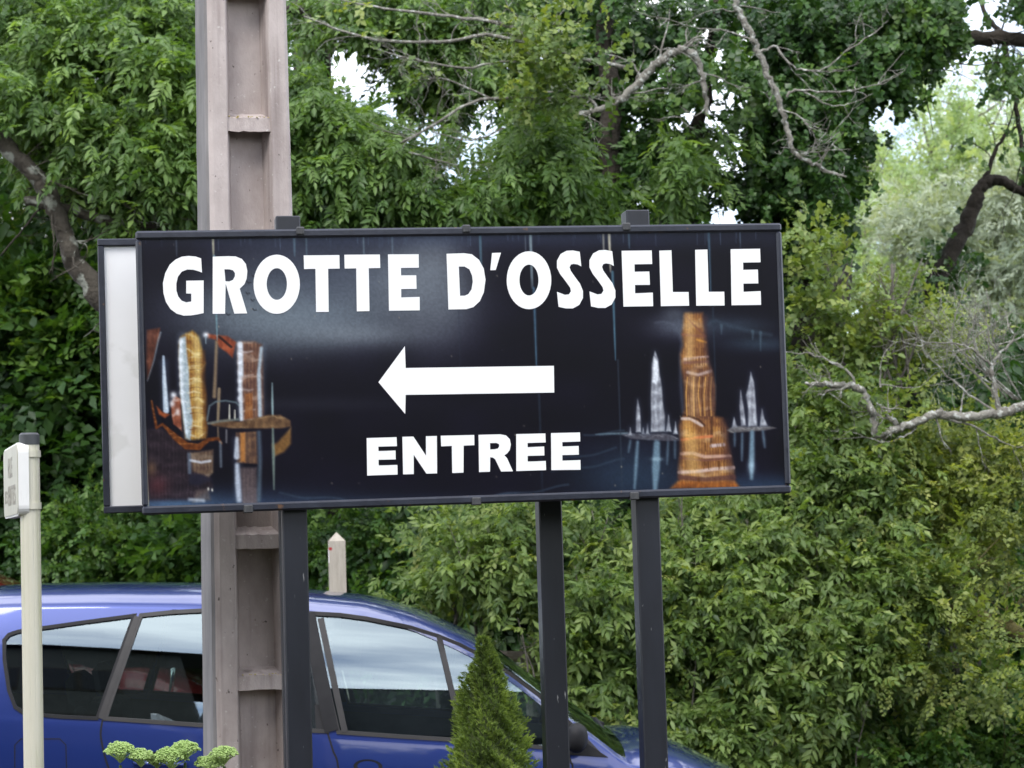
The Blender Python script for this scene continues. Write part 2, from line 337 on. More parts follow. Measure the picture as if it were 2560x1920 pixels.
# board-space grid built from a regular grid of the board's own coordinates
ux = np.interp(np.linspace(0, 1, len(gxs)), np.linspace(0, 1, len(gxs)), (gxs - gxs[0]) / (gxs[-1] - gxs[0]))
uz = (gys - gys[0]) / (gys[-1] - gys[0])
BX = -SW / 2 + .012 + ux * (SW - .024); BZ = SH / 2 - .012 - uz * (SH - .024)
GXs, GZs = np.meshgrid(BX, BZ)
VW = SCN + GXs.ravel()[:, None] * SX + GZs.ravel()[:, None] * SZ
dd = (VW - CAM) @ FW
PX = 1280 + F * ((VW - CAM) @ CR) / dd; PY = 960 - F * ((VW - CAM) @ CU) / dd      # design coordinates of the artwork
class Art:
    def __init__(s, X, Y, c0): s.X = X; s.Y = Y; s.C = np.tile(np.asarray(c0, float), (len(X), 1))
    def blend(s, idx, a, col):
        c = col(s.X[idx], s.Y[idx]) if callable(col) else np.asarray(col, float)[None]
        s.C[idx] = s.C[idx] * (1 - a[:, None]) + c * a[:, None]
    def poly(s, pts, col, soft=2., alpha=1.):
        p = np.asarray(pts, float); lo = p.min(0) - soft; hi = p.max(0) + soft
        idx = np.where((s.X > lo[0]) & (s.X < hi[0]) & (s.Y > lo[1]) & (s.Y < hi[1]))[0]
        if len(idx) == 0: return
        x = s.X[idx]; y = s.Y[idx]; ins = np.zeros(len(idx), bool); dm = np.full(len(idx), 1e9)
        for i in range(len(p)):
            a, b = p[i - 1], p[i]
            if a[1] != b[1]:
                ins ^= ((a[1] > y) != (b[1] > y)) & (x < (b[0] - a[0]) * (y - a[1]) / (b[1] - a[1]) + a[0])
            e = b - a; t = np.clip(((x - a[0]) * e[0] + (y - a[1]) * e[1]) / (e @ e + 1e-9), 0, 1)
            dm = np.minimum(dm, np.hypot(x - a[0] - t * e[0], y - a[1] - t * e[1]))
        s.blend(idx, alpha * smooth(-soft, soft, np.where(ins, dm, -dm)), col)
    def line(s, pts, wd, col, soft=1.5, alpha=1.):
        p = np.asarray(pts, float); wd = np.broadcast_to(np.asarray(wd, float), (len(p),)); mg = wd.max() + soft
        lo = p.min(0) - mg; hi = p.max(0) + mg
        idx = np.where((s.X > lo[0]) & (s.X < hi[0]) & (s.Y > lo[1]) & (s.Y < hi[1]))[0]
        if len(idx) == 0: return
        x = s.X[idx]; y = s.Y[idx]; sdm = np.full(len(idx), -1e9)
        for i in range(len(p) - 1):
            a, b = p[i], p[i + 1]; e = b - a
            t = np.clip(((x - a[0]) * e[0] + (y - a[1]) * e[1]) / (e @ e + 1e-9), 0, 1)
            sdm = np.maximum(sdm, wd[i] * (1 - t) + wd[i + 1] * t - np.hypot(x - a[0] - t * e[0], y - a[1] - t * e[1]))
        s.blend(idx, alpha * smooth(-soft, soft, sdm), col)
    def blob(s, cx, cy, rx, ry, col, alpha):
        q = ((s.X - cx) / rx) ** 2 + ((s.Y - cy) / ry) ** 2; idx = np.where(q < 6)[0]
        s.blend(idx, alpha * np.exp(-q[idx]), col)
art = Art(PX, PY, (12, 10, 22))
nb = vnoise(PX / 90, PY / 70, 3)
art.C *= (.8 + .45 * nb)[:, None]
# smoke and glow
for (cx, cy, rx, ry, a, c) in [(760, 790, 230, 62, .55, (98, 108, 118)), (640, 770, 120, 70, .4, (100, 110, 118)), (880, 835, 130, 22, .35, (118, 126, 134)), (1010, 700, 90, 60, .4, (112, 118, 124)),
        (1085, 690, 70, 110, .45, (108, 114, 122)), (900, 690, 140, 60, .3, (90, 100, 112)), (720, 650, 150, 60, .25, (70, 78, 92)), (1120, 760, 60, 60, .25, (80, 86, 96)), (600, 1290, 240, 40, .55, (52, 72, 98)),
        (430, 1280, 90, 34, .6, (70, 95, 124)), (1000, 1265, 320, 20, .3, (46, 60, 80)), (1900, 1215, 140, 22, .45, (40, 58, 80)), (1580, 1190, 120, 60, .35, (44, 66, 86)), (1700, 815, 60, 22, .5, (80, 86, 98)),
        (1840, 815, 70, 18, .3, (60, 76, 90)), (760, 1010, 200, 14, .14, (60, 64, 72)), (1150, 590, 700, 22, .3, (52, 64, 88)), (1900, 860, 70, 14, .28, (62, 84, 100))]:
    art.blob(cx, cy, rx * 1.25, ry * 1.35, np.array(c) * 1.15, min(.95, a * 1.6))
for (x0, y0, x1, y1, a) in [(990, 1262, 1300, 1236, .5), (1240, 1240, 1420, 1215, .45), (1400, 1150, 1540, 1122, .35), (1460, 1085, 1560, 1080, .45), (1310, 1250, 1500, 1262, .35), (700, 1235, 980, 1262, .35), (1380, 1180, 1560, 1150, .3), (1500, 1085, 1700, 1100, .5)]:
    xs = np.linspace(x0, x1, 14); art.line(np.stack([xs, np.linspace(y0, y1, 14) + 4 * np.sin(xs / 23)], 1), 1.6, (84, 110, 128), 4, a)
# --- left scene
def Lp(pts): return [(340 + x * .3013, 780 + y * .3014) for x, y in pts]
def columnpaint(base, light, dark, bp, fp, seed, hl=.85):
    def f(x, y):
        n = vnoise(x / 5, y / 16, seed); n2 = vnoise(x / 14, y / 9, seed + 5)
        yw = y + 22 * vnoise(x / 26 + seed, y / 34, seed + 9) + 7 * vnoise(x / 9, y / 12, seed + 3)
        band = .5 + .5 * np.sin(yw / bp * 6.283 * (1 + .0 * x)); fl = .5 + .5 * np.sin(x / fp * 6.283 + 2 * n2)
        k = np.clip(.25 * band + .45 * fl * n + .35 * n2, 0, 1)[:, None]
        c = np.asarray(dark)[None] * (1 - k) + np.asarray(base)[None] * k
        h = (np.clip((band - .86) * 5, 0, 1) * vnoise(x / 13 + 7, y / 21, seed + 4))[:, None] * hl
        return c * (1 - h) + np.asarray(light)[None] * h
    return f
art.poly(Lp([(90, 150), (200, 130), (195, 210), (160, 330), (130, 460), (95, 560), (85, 420)]), columnpaint((140, 84, 62), (170, 120, 100), (66, 34, 26), 60, 11, 2), 4, .9)
art.line(Lp([(205, 170), (185, 230), (150, 400), (95, 570)]), [2, 2, 1.5, 1], (150, 170, 180), 3, .6)
art.line(Lp([(228, 370), (235, 560), (250, 820)]), [2.5, 5, 7], (196, 214, 232), 3, .95)
art.line(Lp([(232, 450), (240, 600), (250, 800)]), [1.2, 2.5, 3], (240, 246, 250), 2, .9)
for pts in ([(385, 200), (372, 420), (385, 700), (425, 1030)], [(868, 280), (868, 560), (875, 880)], [(1040, 290), (1035, 560), (1035, 850)], [(835, 1060), (845, 1250), (850, 1540)], [(232, 420), (245, 780)]): art.line(Lp(pts), 7, (132, 150, 170), 14, .4)
# big left column
art.poly(Lp([(370, 210), (410, 180), (470, 155), (510, 190), (545, 300), (575, 420), (550, 540), (580, 680), (575, 830), (590, 960), (580, 1050), (470, 1060), (410, 1050), (395, 900), (375, 700), (370, 560), (360, 400), (358, 280)]),
         columnpaint((214, 176, 82), (232, 226, 196), (112, 66, 30), 42, 8, 7), 6, 1)
art.poly(Lp([(370, 215), (412, 200), (420, 320), (440, 500), (445, 700), (470, 900), (450, 1062), (412, 1045), (395, 900), (372, 680), (370, 540), (358, 380)]), columnpaint((186, 204, 212), (226, 234, 240), (150, 168, 182), 26, 12, 9), 4, .95)
for y in (370, 440, 548, 662, 790, 945):
    j = rng.uniform(-14, 14, 3); art.line(Lp([(425 + abs(j[0]), y + 12), (480, y + j[1] * .5), (540 + j[2], y + 8)]), [.8, 2.4, 1.0], (236, 226, 196), 2.6, rng.uniform(.4, .75))
for y in (410, 470, 620, 700, 830, 965): art.line(Lp([(450, y + 12), (500, y + 2), (565, y + 14)]), 1.4, (96, 56, 28), 1.5, .7)
art.line(Lp([(372, 230), (366, 400), (380, 660), (420, 1000)]), 3, (222, 234, 244), 4, .8)
for k in range(8): art.blob(*Lp([(372 + 4 * k * .3, 250 + 70 * k)])[0], 6, 7, (236, 242, 248), .8)
for (pts, wd, c, a) in [([(500, 230), (515, 420), (510, 600), (520, 800), (530, 1000)], 9, (240, 222, 150), .5), ([(560, 330), (560, 520), (575, 760), (575, 1020)], 5, (86, 50, 24), .55)]:
    art.line(Lp(pts), wd, c, wd, a)
# middle background
art.poly(Lp([(590, 180), (650, 190), (760, 200), (830, 250), (800, 380), (760, 340), (690, 290), (660, 230), (600, 215)]), columnpaint((190, 92, 52), (204, 120, 84), (112, 48, 30), 40, 13, 4), 4, .9)
art.line(Lp([(690, 205), (790, 290)]), 3, (40, 24, 24), 2, .9)
art.blob(*Lp([(580, 190)])[0], 7, 7, (240, 244, 250), .95)
art.line(Lp([(578, 200), (580, 260)]), 1.4, (150, 170, 180), 2, .7)
art.line(Lp([(668, 250), (660, 480), (650, 700)]), [3.5, 4, 5], (156, 132, 100), 4, .75)
art.line(Lp([(690, 640), (680, 900)]), [4, 3.5], (176, 154, 118), 3, .7)
art.line(Lp([(590, 900), (610, 780), (660, 745), (740, 735), (830, 750), (860, 780)]), 2.2, (96, 112, 118), 2.5, .8)
for x in (775, 820): art.line(Lp([(x, 770 + (x - 775)), (x, 890)]), [1.4, 2.2], (206, 204, 190), 1.8, .9)
# right column of the left scene
art.poly(Lp([(840, 260), (880, 245), (980, 245), (1045, 270), (1050, 420), (1055, 600), (1060, 870), (960, 900), (870, 905), (860, 640), (845, 420)]), columnpaint((150, 112, 88), (190, 166, 148), (78, 52, 46), 50, 9, 12), 6, 1)
for (x0, y0, x1, y1, w_, c) in [(865, 270, 870, 520, 8, (214, 224, 236)), (862, 520, 875, 890, 6, (206, 216, 228)), (1040, 300, 1020, 500, 5, (170, 190, 204)), (1020, 520, 1030, 860, 6, (176, 194, 208))]:
    art.line(Lp([(x0, y0), (x1, y1)]), w_ * .8, c, 4, .9)
for y in (338, 535, 655, 822):
    j = rng.uniform(-20, 20, 3); art.line(Lp([(872, y + j[0]), (920 + j[1], y - 4), (975 + j[2], y - 14)]), [3.4, 2.2, .8], (214, 206, 204), 4, rng.uniform(.4, .7))
for k in range(7): art.blob(*Lp([(860, 270 + 75 * k)])[0], 6, 7, (238, 242, 250), .8)
art.poly(Lp([(905, 680), (965, 670), (970, 880), (905, 890)]), columnpaint((186, 126, 70), (210, 170, 120), (108, 56, 28), 60, 8, 15), 3, .8)
art.line(Lp([(1130, 590), (1132, 760), (1135, 880)]), [1.2, 2.8, 2.2], (150, 176, 178), 2.4, .85)
# ledges
art.poly(Lp([(600, 920), (760, 890), (860, 910), (1000, 880), (1100, 852), (1200, 855), (1280, 900), (1285, 950), (1200, 965), (1000, 965), (800, 965), (640, 945)]), columnpaint((150, 116, 78), (176, 148, 110), (84, 60, 42), 30, 22, 21), 4, .9)
art.line(Lp([(600, 925), (700, 905), (850, 890)]), 3, (108, 116, 112), 3, .8)
art.poly(Lp([(1285, 960), (1285, 1090), (1230, 1160), (1150, 1195), (1130, 1100), (1170, 1085), (1250, 1000)]), columnpaint((164, 124, 66), (180, 146, 96), (120, 84, 44), 60, 20, 33), 6, .85)
# lower left rock
art.poly(Lp([(90, 980), (200, 960), (330, 1040), (460, 1150), (520, 1180), (600, 1350), (640, 1450), (480, 1560), (100, 1560)]), columnpaint((66, 52, 60), (110, 98, 110), (26, 20, 26), 40, 9, 41, .12), 8, .9)
art.blob(*Lp([(130, 1300)])[0], 12, 18, (112, 86, 66), .7); art.blob(*Lp([(180, 1440)])[0], 26, 26, (96, 44, 48), .5)
art.line(Lp([(130, 740), (150, 850), (170, 960), (220, 930), (270, 980), (330, 1040), (420, 1110), (520, 1120), (600, 1060), (680, 1050), (710, 1090)]), [2, 3, 3.5, 3, 5, 8, 9, 8, 5, 4, 2], columnpaint((146, 84, 34), (190, 140, 90), (78, 36, 16), 16, 14, 51), 3, .95)
art.poly(Lp([(170, 780), (220, 830), (280, 850), (240, 880), (190, 850)]), (176, 88, 44), 4, .8)
art.poly(Lp([(290, 760), (320, 690), (370, 720), (380, 990), (350, 960), (310, 930), (295, 850)]), columnpaint((180, 110, 80), (230, 220, 214), (110, 54, 36), 36, 12, 61), 3, .95)
art.blob(*Lp([(312, 690)])[0], 8, 9, (240, 244, 250), .9); art.blob(*Lp([(300, 760)])[0], 7, 9, (236, 240, 246), .8); art.blob(*Lp([(345, 825)])[0], 6, 8, (230, 230, 232), .7)
# mirror images in the water
art.poly(Lp([(450, 1170), (640, 1140), (640, 1330), (600, 1370), (470, 1320)]), columnpaint((166, 142, 110), (196, 184, 168), (88, 66, 54), 60, 9, 71), 5, .8)
art.line(Lp([(450, 1230), (540, 1248), (615, 1235)]), 3, (206, 212, 224), 3, .8)
art.poly(Lp([(440, 1340), (560, 1350), (630, 1390), (520, 1440), (440, 1430)]), (30, 30, 46), 6, .8)
art.poly(Lp([(500, 1480), (600, 1470), (620, 1560), (470, 1580)]), columnpaint((140, 126, 116), (176, 168, 160), (92, 80, 76), 60, 10, 73), 6, .6)
art.line(Lp([(445, 1555), (560, 1565)]), 3.5, (190, 204, 220), 5, .7)
art.poly(Lp([(830, 1000), (1000, 990), (1010, 1260), (840, 1250)]), columnpaint((160, 122, 84), (190, 150, 110), (72, 52, 46), 300, 12, 81), 4, .95)
art.poly(Lp([(868, 1005), (905, 1000), (905, 1245), (870, 1240)]), (196, 128, 62), 4, .75)
art.line(Lp([(838, 1050), (835, 1200)]), [4, 7], (196, 206, 220), 4, .85)
art.poly(Lp([(860, 1290), (1000, 1290), (1010, 1600), (880, 1600)]), columnpaint((128, 110, 106), (150, 134, 130), (72, 62, 66), 300, 10, 83), 6, .75)
art.line(Lp([(838, 1270), (845, 1420), (855, 1560)]), [5, 7, 6], (196, 206, 222), 5, .85)
art.line(Lp([(1020, 1000), (1030, 1240), (1020, 1560)]), 5, (100, 120, 134), 5, .6)
art.line(Lp([(1135, 970), (1140, 1180), (1145, 1470)]), [2.5, 4, 1.5], (130, 150, 138), 3, .75)
art.line(Lp([(700, 1080), (705, 1280)]), 3, (140, 156, 166), 4, .6)
art.line(Lp([(440, 1180), (445, 1330)]), 4, (120, 140, 160), 4, .6)
art.line(Lp([(750, 980), (750, 1080)]), 2, (150, 150, 150), 3, .7)
art.line(Lp([(680, 960), (682, 1030)]), 2, (150, 130, 100), 3, .7)
for q in ((600, 1468), (632, 1476)): art.blob(*Lp([q])[0], 2.4, 4, (236, 232, 220), .9)
# --- right scene
def Rp(pts): return [(1490 + x * .3014, 750 + y * .3014) for x, y in pts]
art.line(Rp([(490, 190), (560, 180), (640, 200), (690, 260), (715, 350), (700, 480), (705, 700), (720, 930)]), [2, 3, 4, 5, 4, 4, 4, 3], (84, 90, 104), 6, .6)
art.blob(*Rp([(650, 110)])[0], 30, 18, (84, 90, 100), .6)
art.line(Rp([(900, 210), (990, 170), (1100, 210), (1250, 250), (1450, 290)]), 4, (54, 68, 82), 6, .6)
for (x, y0, y1) in ((1040, 210, 280), (1300, 260, 330), (1365, 270, 420)): art.line(Rp([(x, y0), (x, y1)]), [4, 1], (76, 96, 110), 3, .6)
amber = columnpaint((200, 146, 78), (234, 212, 176), (104, 62, 40), 90, 7, 91)
brown = columnpaint((160, 112, 72), (206, 180, 154), (78, 48, 42), 60, 6, 93)
art.poly(Rp([(735, 110), (885, 105), (900, 250), (920, 400), (930, 520), (965, 600), (988, 720), (980, 960), (1050, 980), (1085, 1060), (1090, 1180), (1115, 1280), (1140, 1400), (1150, 1500), (1195, 1560), (620, 1560), (690, 1490), (685, 1400), (700, 1280), (705, 1200), (690, 1050), (720, 960), (745, 900), (735, 700), (705, 540), (700, 450), (725, 380), (715, 280)]), amber, 7, 1)
art.poly(Rp([(720, 560), (940, 560), (985, 720), (975, 980), (900, 1000), (740, 950), (740, 720)]), brown, 8, .75)
for (pts, c, wd) in [([(745, 130), (800, 200), (890, 280)], (120, 76, 62), 4), ([(720, 285), (800, 295), (905, 300)], (130, 82, 66), 5), ([(735, 490), (830, 480), (925, 470)], (206, 178, 168), 5), ([(735, 520), (830, 515), (925, 510)], (128, 88, 78), 7),
        ([(760, 600), (850, 620), (950, 590)], (190, 166, 158), 7), ([(715, 985), (780, 985), (880, 1040)], (216, 200, 196), 7), ([(730, 950), (850, 990), (900, 1040)], (50, 30, 26), 3), ([(960, 970), (955, 1180)], (64, 36, 28), 4),
        ([(710, 1160), (850, 1140), (960, 1130)], (214, 120, 74), 6), ([(960, 1210), (1060, 1200)], (216, 200, 204), 8), ([(710, 1275), (800, 1270), (900, 1300), (1110, 1295)], (206, 170, 154), 8), ([(700, 1310), (900, 1330), (1110, 1310)], (110, 70, 62), 5),
        ([(690, 1430), (850, 1420), (1000, 1400), (1140, 1390)], (218, 194, 186), 8), ([(700, 1470), (900, 1490), (1140, 1470)], (96, 62, 56), 12), ([(840, 330), (910, 350)], (226, 160, 70), 4)]:
    art.line(Rp(pts), wd * .45 + .6, c, 3, .8)
for x in np.linspace(760, 960, 9): art.line(Rp([(x, 640), (x - 8 + rng.uniform(-6, 6), 780), (x + rng.uniform(-8, 8), 960)]), 1.2, (70, 40, 28) if int(x) % 2 else (224, 170, 90), 1.6, .8)
for k in range(46):
    x = rng.uniform(720, 1100); y = rng.choice([1060, 1190, 1340, 1480]); art.line(Rp([(x, y), (x + 3, y + rng.uniform(30, 70))]), .9, (84, 48, 24), 1.4, .7)
for k in range(26):
    x = rng.uniform(735, 915); y = rng.choice([400, 480]); art.line(Rp([(x, y), (x + 3, y + 60)]), .8, (98, 58, 34), 1.4, .65)
art.poly(Rp([(630, 1560), (700, 1500), (900, 1510), (1150, 1500), (1190, 1560)]), columnpaint((216, 128, 50), (226, 160, 90), (110, 56, 24), 40, 16, 97), 5, .7)
for (pts, wd, c, a) in [([(770, 140), (780, 300), (775, 460)], 10, (236, 196, 130), .45), ([(800, 600), (810, 800), (800, 940)], 9, (226, 186, 130), .4), ([(760, 1040), (780, 1120)], 12, (240, 186, 96), .5), ([(790, 1180), (800, 1380)], 16, (240, 200, 120), .45), ([(905, 140), (915, 420), (960, 620), (975, 900)], 6, (60, 40, 44), .5), ([(1060, 1010), (1095, 1250), (1130, 1480)], 10, (56, 36, 40), .5), ([(705, 1010), (705, 1260), (690, 1480)], 6, (70, 44, 40), .4)]:
    art.line(Rp(pts), wd, c, wd * .9, a)
icy = columnpaint((222, 229, 238), (252, 253, 255), (112, 114, 124), 34, 13, 101, .3)
def spire(pts):
    art.poly(Rp(pts), (104, 118, 136), 15, .42); art.poly(Rp(pts), icy, 3.2, .97)
art.poly(Rp([(180, 1105), (260, 1100), (330, 1110), (450, 1110), (560, 1105), (660, 1130), (700, 1165), (600, 1170), (420, 1160), (290, 1150)]), columnpaint((104, 104, 112), (160, 160, 166), (66, 64, 74), 14, 12, 103), 3, .9)
art.line(Rp([(0, 1115), (120, 1108), (260, 1105)]), [1, 2, 2], (106, 128, 140), 3, .8)
spire([(490, 425), (515, 490), (525, 600), (545, 720), (555, 860), (570, 960), (570, 1090), (455, 1095), (460, 960), (455, 820), (462, 640), (465, 520)])
art.poly(Rp([(480, 470), (512, 510), (520, 640), (500, 700), (470, 680)]), (236, 242, 250), 3, .9)
spire([(345, 825), (362, 900), (370, 1000), (372, 1095), (333, 1095), (335, 940)])
for (x, y0, y1, wd) in ((285, 1060, 1120, 12), (392, 1060, 1110, 11), (428, 1030, 1110, 12), (602, 955, 1090, 22), (660, 1010, 1110, 18)): spire([(x, y0), (x + wd * .5, (y0 + y1) / 2 + 10), (x + wd, y1), (x - wd, y1), (x - wd * .4, (y0 + y1) / 2)])
art.poly(Rp([(1085, 1080), (1150, 1045), (1290, 1050), (1440, 1048), (1495, 1062), (1400, 1082), (1250, 1092), (1120, 1104)]), columnpaint((140, 138, 136), (190, 188, 180), (90, 86, 88), 14, 12, 107), 3, .9)
spire([(1285, 600), (1310, 680), (1325, 860), (1338, 1045), (1262, 1048), (1262, 900), (1245, 790), (1268, 700)])
spire([(1200, 750), (1220, 860), (1245, 1040), (1205, 1045), (1192, 880)])
spire([(1378, 905), (1395, 980), (1425, 1045), (1362, 1048), (1368, 960)]); spire([(1145, 975), (1160, 1020), (1170, 1050), (1128, 1055)])
for (x, x1, y0, y1, wd, a) in ((345, 320, 1180, 1560, 6, .75), (505, 490, 1190, 1580, 14, .8), (285, 270, 1170, 1260, 4, .6), (598, 590, 1180, 1360, 4, .55), (655, 655, 1170, 1310, 4, .5), (1150, 1150, 1110, 1210, 4, .6), (1213, 1210, 1110, 1330, 4.5, .65), (1295, 1290, 1100, 1480, 10, .85), (1385, 1400, 1090, 1220, 5, .65)):
    art.line(Rp([(x, y0), ((x + x1) / 2, (y0 + y1) / 2), (x1, y1)]), [wd * .55, wd * .7, wd * .35], (124, 154, 172), 5, a)
art.blob(*Rp([(505, 1320)])[0], 14, 5, (156, 184, 198), .7); art.blob(*Rp([(1288, 1380)])[0], 9, 18, (176, 206, 222), .7)
# --- weather: runs from the top rail, peeled edges, small chips
for (x0, y0, y1, wd, c, a) in [(532, 585, 640, 3, (186, 182, 158), .75), (534, 640, 850, 2.6, (120, 158, 168), .7), (1200, 585, 700, 2.6, (84, 116, 132), .75), (1326, 583, 720, 3.4, (132, 150, 158), .75), (1330, 720, 940, 3, (72, 104, 126), .7), (1334, 940, 1235, 2.4, (40, 52, 66), .6),
        (1508, 583, 660, 2.4, (150, 148, 140), .7), (1523, 583, 680, 3.2, (190, 184, 164), .8), (1528, 680, 900, 3.2, (76, 112, 130), .75), (1534, 900, 1240, 2, (48, 58, 70), .6), (1572, 583, 620, 2.4, (84, 112, 128), .6), (1772, 575, 760, 2.6, (74, 102, 120), .65), (1776, 760, 1000, 2, (44, 58, 72), .5),
        (440, 590, 640, 2, (92, 104, 118), .5), (735, 585, 640, 3.4, (92, 116, 132), .6), (765, 585, 650, 2, (96, 118, 132), .6), (908, 582, 640, 2, (110, 128, 140), .6), (980, 585, 635, 2.4, (104, 122, 136), .5), (1313, 583, 660, 1.6, (110, 120, 130), .5), (1850, 575, 640, 1.6, (66, 80, 92), .5), (1140, 585, 1000, 1.4, (44, 52, 66), .4)]:
    art.line([(x0 + .034 * (y - 585), y) for y in np.linspace(y0, y1, 6)], np.array([1, 1, .9, .8, .7, .3]) * wd * .95, c, 2.6, min(.95, a * 1.2))
for k in range(70):
    x = rng.uniform(360, 1940); y = 580 - (x - 340) * .012 + 6; art.line([(x, y), (x + 1, y + rng.uniform(8, 46))], [1.6, .5], (90, 106, 128), 1.8, rng.uniform(.25, .65))
art.line([(1948, 740), (1954, 900), (1962, 1080), (1966, 1190)], [1.2, 2.2, 2.4, 1.8], (214, 196, 172), 1.4, .95)
art.line([(1965, 1180), (1968, 1226)], 2.4, (168, 104, 66), 1.8, .9)
art.line([(361, 1000), (366, 1140), (371, 1268)], [.8, 1.4, 1.4], (196, 188, 160), 1.2, .85)
for k in range(26):
    x = rng.uniform(1340, 1640); art.line([(x, 576 + rng.uniform(-2, 2)), (x + rng.uniform(3, 10), 576)], 1.4, (150, 104, 84), 1.4, .6)
for k in range(40): art.blob(rng.uniform(380, 1940), rng.uniform(600, 1220), 1.6, 2.4, (170, 160, 140), rng.uniform(.2, .7))
for (x, y) in ((619, 733), (631, 750), (622, 706), (636, 774), (570, 786), (634, 690)): art.line([(x - 4, y - 2), (x, y + 2), (x + 5, y)], 1.6, (30, 32, 40), 1.5, .8)
gl = .93 + .14 * vnoise(PX / 4., PY / 4., 77)
colr = lin(np.clip(art.C * gl[:, None], 0, 255)) * .85
ii = np.arange(GXs.size).reshape(GXs.shape)
Q = np.stack([ii[:-1, :-1], ii[1:, :-1], ii[1:, 1:], ii[:-1, 1:]], -1).reshape(-1, 4)
pm = np_mesh('panel', VW, Q)
ca = pm.attributes.new('paint', 'FLOAT_COLOR', 'POINT'); ca.data.foreach_set('color', np.concatenate([colr, np.ones((len(colr), 1))], 1).astype(np.float32).ravel())
panel = link('panel', pm, MT['print'], sroot)
MB().box(sp(0, .006, 0), ax, (SW / 2 - .012, .004, SH / 2 - .012)).build('backing_sheet', MT['frame'], sroot)
# frame rails
for (cx, cz, hx, hz) in ((0, SH / 2 - FRW, SW / 2, FRW), (0, -SH / 2 + FRW, SW / 2, FRW), (-SW / 2 + FRW * .7, 0, FRW * .7, SH / 2 - 2 * FRW), (SW / 2 - FRW * .7, 0, FRW * .7, SH / 2 - 2 * FRW)):
    MB().box(sp(cx, .008, cz), ax, (hx, .016, hz), .006).build('frame_rail', MT['frame'], sroot)
for px in (750, 1165, 1565):
    x, z = on_sign(px, 575); MB().box(sp(x, .006, SH / 2 - .006), ax, (.012, .021, .012), .003).build('clip', MT['bolt'], sroot)
for px in (620, 1190, 1585):
    x, z = on_sign(px, 1250); MB().box(sp(x, .006, -SH / 2 + .008), ax, (.014, .021, .012), .003).build('clip', MT['bolt'], sroot)
# lettering: cut vinyl, each letter a piece of its own
def plate(outer, holes, name, mat, parent, th=.0012, base=-.0002, mapf=None):
    mapf = mapf or (lambda p: on_sign(*p))
    loops = [[mapf(p) for p in outer]] + [[mapf(p) for p in h] for h in holes]
    flat = [q for l in loops for q in l]; n = len(flat)
    tri = tessellate_polygon([[Vector((x, z, 0)) for x, z in l] for l in loops])
    V = [sp(x, base - th, z) for x, z in flat] + [sp(x, base, z) for x, z in flat]
    fs = [tuple(t) for t in tri]; k = 0
    for l in loops:
        m = len(l)
        for i in range(m):
            j = (i + 1) % m; fs.append((k + i, k + j, n + k + j, n + k + i))
        k += m
    return MB().add(V, fs).build(name, mat, parent)
def ell(cx, cy, rx, ry, n=40): return [(cx + rx * math.cos(t), cy + ry * math.sin(t)) for t in np.linspace(0, 2 * math.pi, n, endpoint=False)]
Z1 = lambda L_: [(380 + x * .31646, 600 + y * .31646) for x, y in L_]
Z2 = lambda L_: [(1080 + x * .39783, 600 + y * .39783) for x, y in L_]
Z3 = lambda L_: [(900 + x * .27125, 1060 + y * .27125) for x, y in L_]
Sg = [(928, 74), (885, 66), (845, 68), (808, 88), (785, 130), (785, 175), (805, 215), (840, 260), (868, 300), (873, 322), (860, 342), (835, 345), (785, 326), (795, 420), (840, 430), (885, 430), (925, 408), (948, 365), (948, 320), (930, 275), (900, 235), (872, 195), (864, 172), (872, 155), (890, 150), (915, 154), (938, 166)]
